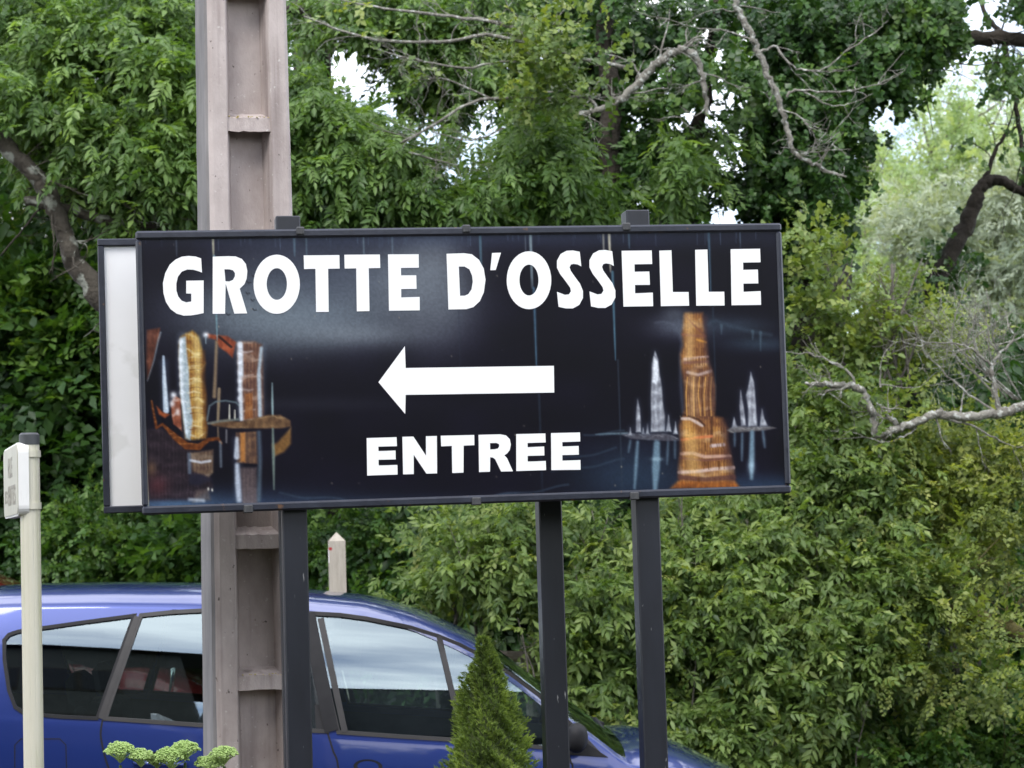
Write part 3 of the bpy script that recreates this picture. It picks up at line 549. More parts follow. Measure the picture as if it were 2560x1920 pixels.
LET = [
    (Z1([(388, 146), (345, 131), (290, 126), (235, 132), (185, 155), (140, 195), (105, 260), (86, 340), (90, 420), (110, 490), (145, 545), (195, 582), (250, 598), (310, 596), (360, 588), (408, 577), (408, 320), (270, 322), (270, 422), (310, 424), (310, 486), (270, 493), (235, 480), (208, 448), (193, 400), (192, 345), (205, 290), (235, 250), (280, 233), (325, 235), (365, 246), (395, 257)]), []),
    (Z1([(480, 132), (600, 128), (660, 130), (710, 150), (742, 190), (753, 245), (748, 305), (730, 350), (693, 385), (752, 580), (650, 582), (582, 345), (577, 583), (479, 583)]), [Z1([(572, 232), (610, 232), (640, 240), (655, 262), (655, 285), (640, 315), (610, 328), (580, 326)])]),
    (Z1(ell(985, 350, 183, 234)), [Z1(ell(986, 348, 80, 125))]),
    (Z1([(1198, 122), (1480, 119), (1482, 226), (1391, 228), (1396, 568), (1296, 569), (1291, 228), (1201, 230)]), []),
    (Z1([(1519, 117), (1800, 115), (1803, 221), (1712, 223), (1718, 562), (1618, 564), (1613, 224), (1522, 226)]), []),
    (Z1([(1864, 114), (2106, 113), (2108, 219), (1966, 221), (1967, 280), (2087, 279), (2090, 386), (1968, 388), (1969, 454), (2114, 450), (2115, 556), (1872, 559)]), []),
    (Z2([(91, 87), (200, 83), (250, 90), (295, 125), (325, 180), (336, 250), (325, 330), (300, 385), (260, 422), (215, 435), (103, 437)]), [Z2([(168, 167), (205, 167), (235, 185), (252, 225), (256, 262), (248, 310), (228, 340), (205, 350), (176, 351)])]),
    (Z2([(377, 82), (433, 80), (400, 189), (366, 190)]), []),
    (Z2(ell(609, 253, 140, 182)), [Z2(ell(609, 252, 60, 97))]),
    (Z2(Sg), []), (Z2([(x + 204, y - 3) for x, y in Sg]), []),
    (Z2([(1191, 68), (1380, 66), (1383, 151), (1272, 153), (1273, 200), (1365, 198), (1369, 282), (1275, 283), (1276, 335), (1387, 331), (1389, 416), (1203, 419)]), []),
    (Z2([(1428, 67), (1504, 65), (1513, 327), (1612, 327), (1615, 413), (1438, 416)]), []),
    (Z2([(1653, 62), (1730, 60), (1738, 326), (1836, 325), (1838, 412), (1660, 413)]), []),
    (Z2([(1876, 58), (2061, 55), (2064, 140), (1954, 142), (1955, 188), (2047, 186), (2050, 273), (1956, 274), (1957, 326), (2065, 321), (2067, 408), (1882, 410)]), []),
    (Z3([(61, 130), (337, 121), (340, 204), (169, 209), (170, 250), (327, 244), (329, 326), (171, 330), (172, 382), (344, 377), (346, 466), (66, 475)]), []),
    (Z3([(390, 118), (492, 116), (608, 292), (607, 113), (708, 110), (710, 455), (612, 458), (495, 284), (495, 462), (397, 464)]), []),
    (Z3([(744, 108), (1052, 101), (1054, 195), (955, 199), (953, 448), (850, 452), (846, 202), (748, 206)]), []),
    (Z3([(1092, 100), (1290, 95), (1345, 105), (1380, 140), (1390, 190), (1380, 240), (1355, 272), (1330, 288), (1355, 315), (1409, 436), (1300, 438), (1245, 325), (1225, 310), (1199, 306), (1198, 440), (1097, 443)]), [Z3([(1198, 177), (1255, 175), (1280, 185), (1283, 205), (1272, 225), (1245, 232), (1199, 235)])]),
    (Z3([(1439, 93), (1708, 87), (1711, 170), (1544, 175), (1545, 214), (1697, 207), (1699, 290), (1545, 294), (1545, 346), (1712, 340), (1714, 425), (1440, 434)]), []),
    (Z3([(1760, 84), (2027, 78), (2029, 161), (1864, 167), (1865, 207), (2015, 202), (2016, 283), (1865, 287), (1865, 338), (2031, 332), (2032, 422), (1763, 425)]), []),
]
for o, h in LET: plate(o, h, 'letter', MT['vinyl'], panel)
plate([(946, 955.5), (1012, 865.5), (1014, 920), (1384.5, 914.5), (1385.5, 981.5), (1014, 987.3), (1013, 1035)], [], 'arrow', MT['vinyl'], panel)
# square posts
def sign_post(px_top, px_bot, off, top, parent, name='post'):
    x, z = on_sign(px_bot, 1300, off); b = SCN + SX * x + SY * off + SZ * z
    gz = float(bed_z(b[0], b[1])) - .3; c = np.array([b[0], b[1], (top + gz) / 2])
    a3 = np.stack([nrm(np.array([SX[0], SX[1], 0])), nrm(np.array([SY[0], SY[1], 0])), np.array([0, 0, 1.])])
    return MB().box(c, a3, (.0375, .0375, (top - gz) / 2), .004).build(name, MT['post'], parent)
sign_post(705, 735, .066, P(705, 532, 6.65)[2], sroot); sign_post(1588, 1614, .066, P(1588, 519, 6.85)[2], sroot)

# ------------------------------------------------------------------ blank white sign behind it
broot = empty('white_sign', tuple(SCN + SY * .26)); broot.location.z = float(ground_z(SCN[0], SCN[1]))
tag(broot, 'blank white sign board in dark frame, mostly hidden behind the black sign', 'sign')
OFF = .245
xl, zt_ = on_sign(243, 598, OFF); _, zb_ = on_sign(260, 1284, OFF); BH = zt_ - zb_; bcx, bcz = xl + 1.0, (zt_ + zb_) / 2
MB().box(sp(bcx, OFF + .006, bcz), ax, (.985, .004, BH / 2 - .015)).build('panel', MT['whiteboard'], broot)
MB().box(sp(bcx, OFF + .0135, bcz), ax, (.985, .003, BH / 2 - .015)).build('backing_sheet', MT['cap'], broot)  # added unseen dark back, darkens this board's reflection in the car windows
for (cx, cz, hx, hz) in ((0, BH / 2 - .011, 1.0, .011), (0, -BH / 2 + .011, 1.0, .011), (-.99, 0, .010, BH / 2 - .022), (.99, 0, .010, BH / 2 - .022)):
    MB().box(sp(bcx + cx, OFF + .006, bcz + cz), ax, (hx, .017, hz), .003).build('frame_rail', MT['frame'], broot)
top_b = sp(0, OFF, bcz + BH / 2 - .05)[2]
sign_post(0, 727, OFF + .063, top_b, broot); sign_post(0, 1372, OFF + .063, top_b, broot)
# ------------------------------------------------------------------ concrete pole with rungs
PD = 7.3; PYAW = math.radians(15.5)
pc = P(621, 300, PD); pX = np.array([math.cos(PYAW), math.sin(PYAW), 0]); pY = np.array([-math.sin(PYAW), math.cos(PYAW), 0]); pZ = np.array([0, 0, 1.])
z300 = pc[2]; w300 = .281; tap = .0138        # width at that height, metres lost per metre of height
ztop = z300 + 3.4; zbot = float(bed_z(pc[0], pc[1])) - .4
def pw(z): return w300 - tap * (z - z300)
prof = [(0, .055), (.03, .02), (.085, 0), (.245, 0), (.258, .012), (.325, .29), (.70, .29), (.767, .012), (.78, 0), (.955, 0), (.985, .02), (1, .055), (1, .88), (0, .88)]
def pole_pt(u, v, z):
    wv = pw(z); return pc * np.array([1, 1, 0]) + pX * (u - .5) * wv + pY * v * wv + pZ * z
proot = empty('concrete_pole', (pc[0], pc[1], float(ground_z(pc[0], pc[1]))))
tag(proot, 'tall weathered concrete utility pole with recessed face and rungs', 'utility pole')
zs = np.linspace(zbot, ztop, 60); V = []; fs = []; n = len(prof)
for z in zs:
    for (u, v) in prof: V.append(pole_pt(u + rng.normal(0, .002), v + rng.normal(0, .002), z))
for i in range(len(zs) - 1):
    for j in range(n):
        k = (j + 1) % n; fs.append((i * n + j, i * n + k, (i + 1) * n + k, (i + 1) * n + j))
fs += [tuple(range(n)), tuple((len(zs) - 1) * n + j for j in range(n))]
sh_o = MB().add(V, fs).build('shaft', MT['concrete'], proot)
sh_o.data.materials.append(MT['grime_shade'])      # left flank: weathering dirt, with its weaker light also put into the colour
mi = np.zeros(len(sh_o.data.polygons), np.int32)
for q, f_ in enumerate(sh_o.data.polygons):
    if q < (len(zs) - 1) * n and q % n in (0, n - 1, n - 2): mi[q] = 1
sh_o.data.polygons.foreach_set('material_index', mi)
dz = .4605; zr0 = z300 - (328 - 300) / (F / PD)
for k in range(-5, 8):
    z0 = zr0 - dz * k                       # bottom front edge of the rung
    if z0 < zbot + .2 or z0 > ztop - .2: continue
    a, b = .257, .768; h = .046; f = .025
    nn = 9; V = []; fs = []
    for i, u in enumerate(np.linspace(a, b, nn)):
        e = rng.normal(0, .0015); inn = .075 * (1)
        ub = .315 + (u - a) / (b - a) * (.71 - .315)
        V += [pole_pt(u, f, z0 + e), pole_pt(u, f + .012, z0 + h + e), pole_pt(ub, .295, z0 + h + .028 + e), pole_pt(ub, .295, z0 + .012)]
    for i in range(nn - 1):
        for j in range(4):
            q = (j + 1) % 4; fs.append((i * 4 + j, i * 4 + q, (i + 1) * 4 + q, (i + 1) * 4 + j))
    fs += [(0, 1, 2, 3), tuple((nn - 1) * 4 + j for j in range(4))]
    rg = MB().add(V, fs).build('rung', MT['concrete'], proot)
    if k in (0, 4):
        mb = MB()
        for q in range(26):
            u = rng.uniform(a + .02, b - .02); c = pole_pt(u, f + rng.uniform(0, .05), z0 + h + .003 + rng.uniform(-.004, .004)); s_ = rng.uniform(.0015, .005)
            mb.add(c + s_ * np.array([[1, 0, 0], [-1, 0, 0], [0, 1, 0], [0, -1, 0], [0, 0, .7], [0, 0, -.7]]), [(0, 2, 4), (2, 1, 4), (1, 3, 4), (3, 0, 4), (2, 0, 5), (1, 2, 5), (3, 1, 5), (0, 3, 5)])
        mb.build('lichen_patch', MT['lichen'], rg)

# ------------------------------------------------------------------ cream post with street name plate
CD = 6.6
ctop = P(73, 1084, CD); cb = P(84, 1920, CD)
cx_, cy_ = ctop[0], ctop[1]; cgz = float(ground_z(cx_, cy_)) - .3
croot = empty('street_sign', (cx_, cy_, float(ground_z(cx_, cy_))))
tag(croot, 'cream fluted metal post with small white street name plate seen edge on', 'street sign')
a = np.linspace(0, 2 * math.pi, 72, endpoint=False)
rad = .0265 * (1 - .035 * (np.cos(a * 12) > .75)); ring = np.stack([np.cos(a) * rad * 1.12, np.sin(a) * rad], 1)
def prism(ring, z0, z1, rings=None):
    mb = MB(); n = len(ring); V = [(cx_ + x, cy_ + y, z0) for x, y in ring] + [(cx_ + x, cy_ + y, z1) for x, y in ring]
    return mb.add(V, [(i, (i + 1) % n, n + (i + 1) % n, n + i) for i in range(n)] + [tuple(range(n)), tuple(range(n, 2 * n))])
prism(ring, cgz, ctop[2] - .030).build('pole', MT['cream'], croot)
r2 = np.stack([np.cos(a) * .0305, np.sin(a) * .0275], 1)
mb = prism(r2, ctop[2] - .034, ctop[2] - .004); n = len(a)
mb.add([(cx_ + x * .8, cy_ + y * .8, ctop[2] + .002) for x, y in r2] + [(cx_ + x, cy_ + y, ctop[2] - .004) for x, y in r2], [(i, (i + 1) % n, n + (i + 1) % n, n + i) for i in range(n)] + [tuple(range(n))])
mb.build('cap', MT['cap'], croot)
for y_ in (1135, 1265):
    zz = P(85, y_, CD)[2]; r3 = np.stack([np.cos(a) * .0335, np.sin(a) * .031], 1); prism(r3, zz - .010, zz + .010).build('band', MT['cream'], croot)
# the plate runs away from the viewer on the far-left side of the post
near = P(58, 1200, CD - .05)[:2]; far_ = P(22, 1200, CD + .42)[:2]
pd = nrm(np.append(far_ - near, 0)); pn = np.array([-pd[1], pd[0], 0]);  pn = pn if pn[0] < 0 else -pn
plen = np.linalg.norm(far_ - near); zt2 = P(60, 1107, CD)[2]; zb2 = P(60, 1290, CD)[2]; hz = (zt2 - zb2) / 2
def rrect(l, h, r, n=6):
    out = []
    for (sx, sy, a0) in ((1, 1, 0), (-1, 1, 90), (-1, -1, 180), (1, -1, 270)):
        for t in np.linspace(0, 90, n): q = math.radians(a0 + t); out.append((sx * (l - r) + r * math.cos(q), sy * (h - r) + r * math.sin(q)))
    return out
pcn = np.append((near + far_) / 2, (zt2 + zb2) / 2)
def plate_solid(out, o0, o1):
    V = [pcn + pd * x + pZ * y + pn * o0 for x, y in out] + [pcn + pd * x + pZ * y + pn * o1 for x, y in out]; n = len(out)
    return MB().add(V, [(i, (i + 1) % n, n + (i + 1) % n, n + i) for i in range(n)] + [tuple(range(n)), tuple(range(n, 2 * n))])
rim = plate_solid(rrect(plen / 2, hz, .03), -.017, .014).build('plate', MT['whiteplastic'], croot)
plate_solid(rrect(plen / 2 - .006, hz - .006, .026), .0141, .0165).build('plate_face', MT['plateface'], rim)
# strokes of the two lines of lettering (RUE / DES GROTTES)
STR = {'R': [[(0, 0), (0, 1), (.6, 1), (.75, .78), (.6, .52), (0, .52)], [(.35, .52), (.8, 0)]], 'U': [[(0, 1), (0, .2), (.2, 0), (.6, 0), (.8, .2), (.8, 1)]], 'E': [[(.7, 1), (0, 1), (0, 0), (.7, 0)], [(0, .52), (.55, .52)]],
       'D': [[(0, 0), (0, 1), (.5, 1), (.8, .7), (.8, .3), (.5, 0), (0, 0)]], 'S': [[(.75, .85), (.55, 1), (.2, 1), (0, .8), (.1, .58), (.65, .42), (.78, .2), (.55, 0), (.2, 0), (0, .15)]],
       'G': [[(.75, .85), (.5, 1), (.2, .95), (0, .65), (0, .35), (.2, .05), (.55, 0), (.78, .2), (.78, .48), (.45, .48)]], 'O': [[(.4, 1), (.1, .85), (0, .5), (.1, .15), (.4, 0), (.7, .15), (.8, .5), (.7, .85), (.4, 1)]], 'T': [[(0, 1), (.8, 1)], [(.4, 1), (.4, 0)]]}
def write(text, x0, y0, h, adv, wl):
    x = x0
    for ch in text:
        if ch != ' ':
            mb = MB()
            for st in STR[ch]:
                for (p, q) in zip(st[:-1], st[1:]):
                    p = np.array([x + p[0] * adv * .9, y0 + p[1] * h]); q = np.array([x + q[0] * adv * .9, y0 + q[1] * h]); e = nrm(q - p); nn_ = np.array([-e[1], e[0]]) * wl
                    p2 = p - e * wl * .6; q2 = q + e * wl * .6
                    # reading direction: from the far end of the plate towards the near end as seen from its face
                    V = [pcn - pd * (-1) * b_[0] * 1 + pZ * b_[1] + pn * o for o in (.0163, .0172) for b_ in (p2 + nn_, q2 + nn_, q2 - nn_, p2 - nn_)]
                    mb.add(V, [(0, 1, 2, 3), (4, 5, 6, 7), (0, 1, 5, 4), (1, 2, 6, 5), (2, 3, 7, 6), (3, 0, 4, 7)])
            mb.build('letter', MT['ink'], rim)
        x += adv
# the face is read from its far (left) end to its near (right) end: +x along pd runs away, so mirror the pen
pd_keep = pd; pd = -pd
write('RUE', -.07, .018, .05, .055, .006); write('DES', -.19, -.06, .032, .03, .0035); write('GROTTES', -.08, -.068, .05, .037, .0055)
pd = pd_keep

# ------------------------------------------------------------------ timber post and log fence behind the car
d_ = 12.2; a_ = P(841, 1330, d_); bx_, by_ = a_[0], a_[1]; gz = float(ground_z(bx_, by_)) - .2; zt3 = a_[2]
wroot = empty('timber_post', (bx_, by_, float(ground_z(bx_, by_)))); tag(wroot, 'square grey timber post with pointed top behind the blue car', 'post')
h_ = .0455; an = math.radians(8); e1 = np.array([math.cos(an), math.sin(an), 0]); e2 = np.array([-math.sin(an), math.cos(an), 0])
cs = [(-1, -1), (1, -1), (1, 1), (-1, 1)]; V = [np.array([bx_, by_, z]) + e1 * h_ * sx + e2 * h_ * sy for z in (gz, zt3 - .05) for sx, sy in cs] + [np.array([bx_, by_, zt3])]
MB().add(V, [(0, 1, 2, 3), (0, 1, 5, 4), (1, 2, 6, 5), (2, 3, 7, 6), (3, 0, 4, 7), (4, 5, 8), (5, 6, 8), (6, 7, 8), (7, 4, 8)]).build('shaft', MT['wood'], wroot)
q = P(826, 1389, d_ - .05); rf = MB().box((q[0], q[1], q[2]), np.stack([e1, e2, pZ]), (.011, .003, .042)).build('reflector', MT['vinyl'], wroot)
q = P(826, 1372, d_ - .05); MB().box((q[0], q[1] - .004, q[2]), np.stack([e1, e2, pZ]), (.009, .003, .008)).build('red_mark', MT['red'], rf)
froot = empty('log_fence', tuple(P(1300, 1700, 12.6))); froot.location.z = float(ground_z(froot.location.x, 12.6))
tag(froot, 'low rustic fence of round logs behind the car windscreen', 'fence')
p0 = P(1225, 1640, 12.6); p1 = P(1700, 1668, 12.9); MB().tube([p0 + (p1 - p0) * t + np.array([0, 0, .006 * math.sin(9 * t)]) for t in np.linspace(0, 1, 14)], .033, 10, True, .06).build('rail', MT['log'], froot, True)
for px in (1330, 1655):
    t = P(px, 1662, 12.68); gz = float(ground_z(t[0], t[1])); MB().tube([(t[0], t[1], gz - .2), (t[0], t[1], (gz + t[2]) / 2), (t[0], t[1], t[2] - .03)], .042, 10, True, .05).build('post', MT['log'], froot, True)
# ------------------------------------------------------------------ car
CPSI, CTH = math.radians(-3.0), math.radians(4.0)      # nose towards the viewer, nose down the slope
cU = np.array([math.cos(CPSI) * math.cos(CTH), -math.sin(CPSI) * math.cos(CTH), -math.sin(CTH)])
cV = np.array([-math.sin(CPSI), -math.cos(CPSI), 0]); cW = nrm(np.cross(cV, cU)); cW = cW if cW[2] > 0 else -cW
cB = P(815, 1828, 9.4); cO = cB - .865 * cV - .97 * cW          # car origin: ground under the middle of the car at its B-pillar
def car_uz(px, py, v):
    r = ray(px, py); t = ((cO + cV * v - CAM) @ cV) / (r @ cV); q = CAM + t * r - cO
    return q @ cU, q @ cW
# silhouette of roof, windscreen and bonnet (photo pixels, middle plane of the car), then continued out of the picture
top_px = [(0, 1463), (100, 1458), (300, 1455), (500, 1457), (640, 1463), (776, 1474), (917, 1487), (1025, 1514), (1134, 1560), (1215, 1604), (1270, 1642), (1345, 1701), (1410, 1742), (1487, 1799), (1530, 1834)]
tp = [car_uz(x, y, 0.0) for x, y in top_px]
bon = [car_uz(1595, 1842, .35), car_uz(1665, 1852, .35), car_uz(1730, 1880, .35), car_uz(1812, 1920, .35)]
u_rear = tp[0][0] - .52; u_front = bon[-1][0] + .62
tp = [(u_rear, .62), (u_rear + .02, .80), (u_rear + .06, 1.02), (u_rear + .17, 1.33), (u_rear + .24, tp[0][1] - .07)] + tp + bon
lb = tp[-1]; tp += [(lb[0] + .25, lb[1] - .10), (lb[0] + .45, lb[1] - .24), (u_front - .03, lb[1] - .36), (u_front, .42)]
tp = np.array(sorted(tp)); tu = np.linspace(u_rear, u_front, 900)
ztab = np.interp(tu, tp[:, 0], tp[:, 1]); kk = np.hanning(41); kk /= kk.sum(); zs_ = np.convolve(np.pad(ztab, 20, 'edge'), kk, 'valid')
def ZT(u): return np.interp(u, tu, zs_)
ws0 = car_uz(1225, 1612, .2)[0]; ws1 = car_uz(1535, 1838, .25)[0]
belt_px = [(8, 1700), (60, 1786), (243, 1797), (508, 1816), (815, 1830), (1150, 1853), (1345, 1868), (1514, 1891)]
bp_ = np.array([car_uz(x, y, .86) for x, y in belt_px[1:]])
def ZB(u):
    z = np.interp(u, bp_[:, 0], bp_[:, 1]); return np.minimum(z, ZT(u) - .10)
NS = [16, 26, 30]       # samples: roof, glass side, lower side
def vg(z, zb): h = z - zb; return .862 - .22 * h - .24 * h * h
def section(u):
    zt, zb = float(ZT(u)), float(ZB(u)); zr = max(zt - .085, zb + .012); vr = vg(zr, zb)
    e = max(0., (abs(u - (u_rear + u_front) / 2) / ((u_front - u_rear) / 2)) - .62) / .38; pl = 1 - .20 * e ** 2.2     # ends drawn in, seen from above
    roof = spline([(0, zt), (vr * .45, zt - .006), (vr * .80, zt - .028), (vr, zr)], 12)
    ra = np.linspace(0, 1, NS[0]); rl = np.linspace(0, 1, len(roof)); roof = np.stack([np.interp(ra, rl, roof[:, k]) for k in (0, 1)], 1)
    zg = np.linspace(zr, zb, NS[1])[1:]; gl_ = np.stack([vg(zg, zb), zg], 1)
    low = spline([(vg(zb, zb), zb), (.872, zb - .05), (.885, zb - .17), (.888, zb - .33), (.878, .42), (.84, .26), (.74, .19)], 8)
    la = np.linspace(0, 1, NS[2]); ll = np.linspace(0, 1, len(low)); low = np.stack([np.interp(la, ll, low[:, k]) for k in (0, 1)], 1)[1:]
    s_ = np.concatenate([roof, gl_, low]); s_[:, 0] *= pl; s_[:, 1] = np.minimum(s_[:, 1], zt); return s_
US = np.concatenate([np.linspace(u_rear, u_rear + .3, 24)[:-1], np.linspace(u_rear + .3, u_front - .5, 330), np.linspace(u_front - .5, u_front, 30)[1:]])
SEC = np.array([section(u) for u in US]); nU, nS = SEC.shape[:2]
def vsurf(u, z):
    """half width of the body side at (u, z)"""
    i = int(np.clip(np.searchsorted(US, u), 1, nU - 1)); f = (u - US[i - 1]) / (US[i] - US[i - 1] + 1e-9); s_ = SEC[i - 1] * (1 - f) + SEC[i] * f
    q = s_[NS[0] - 1:][::-1]; return float(np.interp(z, q[:, 1], q[:, 0]))
def car_px(pts, it=4):
    out = []
    for (px, py) in pts:
        v = .8
        for _ in range(it): u, z = car_uz(px, py, v); v = vsurf(u, z)
        out.append((u, z))
    return out
WIN = {   # window openings, photo pixels
    'quarter': [(10, 1600), (22, 1586), (45, 1578), (200, 1556), (336, 1538), (243, 1796), (150, 1792), (62, 1784), (38, 1768), (22, 1725), (11, 1650)],
    'rear': [(352, 1537), (430, 1529), (505, 1525), (640, 1525), (762, 1530), (818, 1829), (700, 1824), (508, 1814), (262, 1797)],
    'front': [(778, 1532), (850, 1536), (917, 1545), (1025, 1567), (1098, 1590), (1160, 1852), (1000, 1842), (845, 1831)],
    'vent': [(1098, 1590), (1150, 1611), (1200, 1637), (1275, 1684), (1345, 1736), (1430, 1812), (1500, 1885), (1420, 1876), (1345, 1868), (1160, 1852)],
}
WUV = {k: car_px(v) for k, v in WIN.items()}
def inpoly(poly, x, y):
    p = np.asarray(poly); ins = np.zeros(x.shape, bool)
    for i in range(len(p)):
        a, b = p[i - 1], p[i]
        if a[1] != b[1]: ins ^= ((a[1] > y) != (b[1] > y)) & (x < (b[0] - a[0]) * (y - a[1]) / (b[1] - a[1]) + a[0])
    return ins
def shrink(poly, d):
    p = np.asarray(poly, float); n = len(p); out = []
    ar = sum(p[i - 1][0] * p[i][1] - p[i][0] * p[i - 1][1] for i in range(n)); s = 1 if ar > 0 else -1
    for i in range(n):
        e0 = nrm(p[i] - p[i - 1]); e1 = nrm(p[(i + 1) % n] - p[i]); n0 = np.array([-e0[1], e0[0]]) * s; n1 = np.array([-e1[1], e1[0]]) * s
        m = nrm(n0 + n1); out.append(p[i] + m * d / max(.35, m @ n0))
    return np.array(out)
def cw(u, v, z): return cO + np.multiply.outer(np.asarray(u), cU) + np.multiply.outer(np.asarray(v), cV) + np.multiply.outer(np.asarray(z), cW)
ii = np.arange(nU * nS).reshape(nU, nS)
Qc = np.stack([ii[:-1, :-1], ii[1:, :-1], ii[1:, 1:], ii[:-1, 1:]], -1)        # (nU-1, nS-1, 4)
uc = (US[:-1] + US[1:])[:, None] / 2 + 0 * Qc[..., 0]; zc = (SEC[:-1, :-1, 1] + SEC[1:, :-1, 1] + SEC[:-1, 1:, 1] + SEC[1:, 1:, 1]) / 4
jc = np.arange(nS - 1)[None] + 0 * Qc[..., 0]; side = jc >= NS[0] - 1
shr = {k: inpoly(shrink(p, .001), uc, zc) & side for k, p in WUV.items()}
wsm = (uc > ws0) & (uc < ws1) & (jc < NS[0] - 3)
rsm = (uc > u_rear + .055) & (uc < u_rear + .19) & (jc < NS[0] - 4)
openm = wsm | rsm
for m_ in shr.values(): openm = openm | m_
VG = np.stack([np.repeat(US[:, None], nS, 1), SEC[..., 0], SEC[..., 1]], -1).reshape(-1, 3)
def shell(mask, name, mat, parent, off=0.0, sides=(1, -1)):
    q = Qc[mask].reshape(-1, 4); used = np.unique(q); mp_ = np.full(len(VG), -1); mp_[used] = np.arange(len(used)); obs = []
    for s in sides:
        vv = VG[used].copy(); vv[:, 1] = (vv[:, 1] - off) * s
        V = cw(vv[:, 0], vv[:, 1], vv[:, 2]); f = mp_[q]; f = f[:, ::-1] if s > 0 else f
        obs.append((V, f))
    if len(obs) == 2:
        n = len(obs[0][0]); V = np.concatenate([obs[0][0], obs[1][0]]); f = np.concatenate([obs[0][1], obs[1][1] + n])
    else: V, f = obs[0]
    return link(name, np_mesh(name, V, f), mat, parent)
def band(poly, d0, d1, lift, name, mat, parent, side=1, closed=True, n=10):
    """flat trim following a window outline on the body side"""
    p = np.asarray(poly); dense = []
    m = len(p)
    for i in range(m if closed else m - 1):
        a, b = p[i], p[(i + 1) % m]; dense += [a + (b - a) * t for t in np.linspace(0, 1, n, endpoint=False)]
    A = shrink(p, d0); B = shrink(p, d1)
    V = []
    cnt = m if closed else m - 1
    for i in range(cnt):
        for t in np.linspace(0, 1, n, endpoint=False):
            for q in (A, B):
                s = q[i] * (1 - t) + q[(i + 1) % m] * t; vv = vsurf(s[0], s[1])
                V.append(cw(s[0], side * (vv + lift), s[1]))
    k = len(V) // 2; Vb = []
    for i in range(k): Vb += [V[2 * i] - cV * side * (lift + .006), V[2 * i + 1] - cV * side * (lift + .006)]
    fs = []
    for i in range(k if closed else k - 1):
        j = (i + 1) % k; fs += [(2 * i, 2 * j, 2 * j + 1, 2 * i + 1), (2 * i, 2 * j, 2 * k + 2 * j, 2 * k + 2 * i), (2 * i + 1, 2 * j + 1, 2 * k + 2 * j + 1, 2 * k + 2 * i + 1)]
    return MB().add(np.array(V + Vb), fs).build(name, mat, parent)
def strip(pts, wd, lift, name, mat, parent, side=1, n=8):
    """narrow raised strip along points (u,z) on the body side"""
    p = spline(pts, n) if len(pts) > 2 else np.array([np.array(pts[0]) + (np.array(pts[1]) - np.array(pts[0])) * t for t in np.linspace(0, 1, n)])
    t = nrm(np.gradient(p, axis=0)); nn_ = np.stack([-t[:, 1], t[:, 0]], 1); V = []
    for i in range(len(p)):
        for s in (-1, 1):
            q = p[i] + nn_[i] * s * wd / 2; vv = vsurf(q[0], q[1]); V += [cw(q[0], side * (vv + lift), q[1]), cw(q[0], side * (vv - .006), q[1])]
    fs = []
    for i in range(len(p) - 1):
        a, b = 4 * i, 4 * i + 4; fs += [(a, b, b + 2, a + 2), (a, b, b + 1, a + 1), (a + 2, b + 2, b + 3, a + 3)]
    return MB().add(np.array(V), fs).build(name, mat, parent)
c_ax = np.stack([cU, cV, cW])
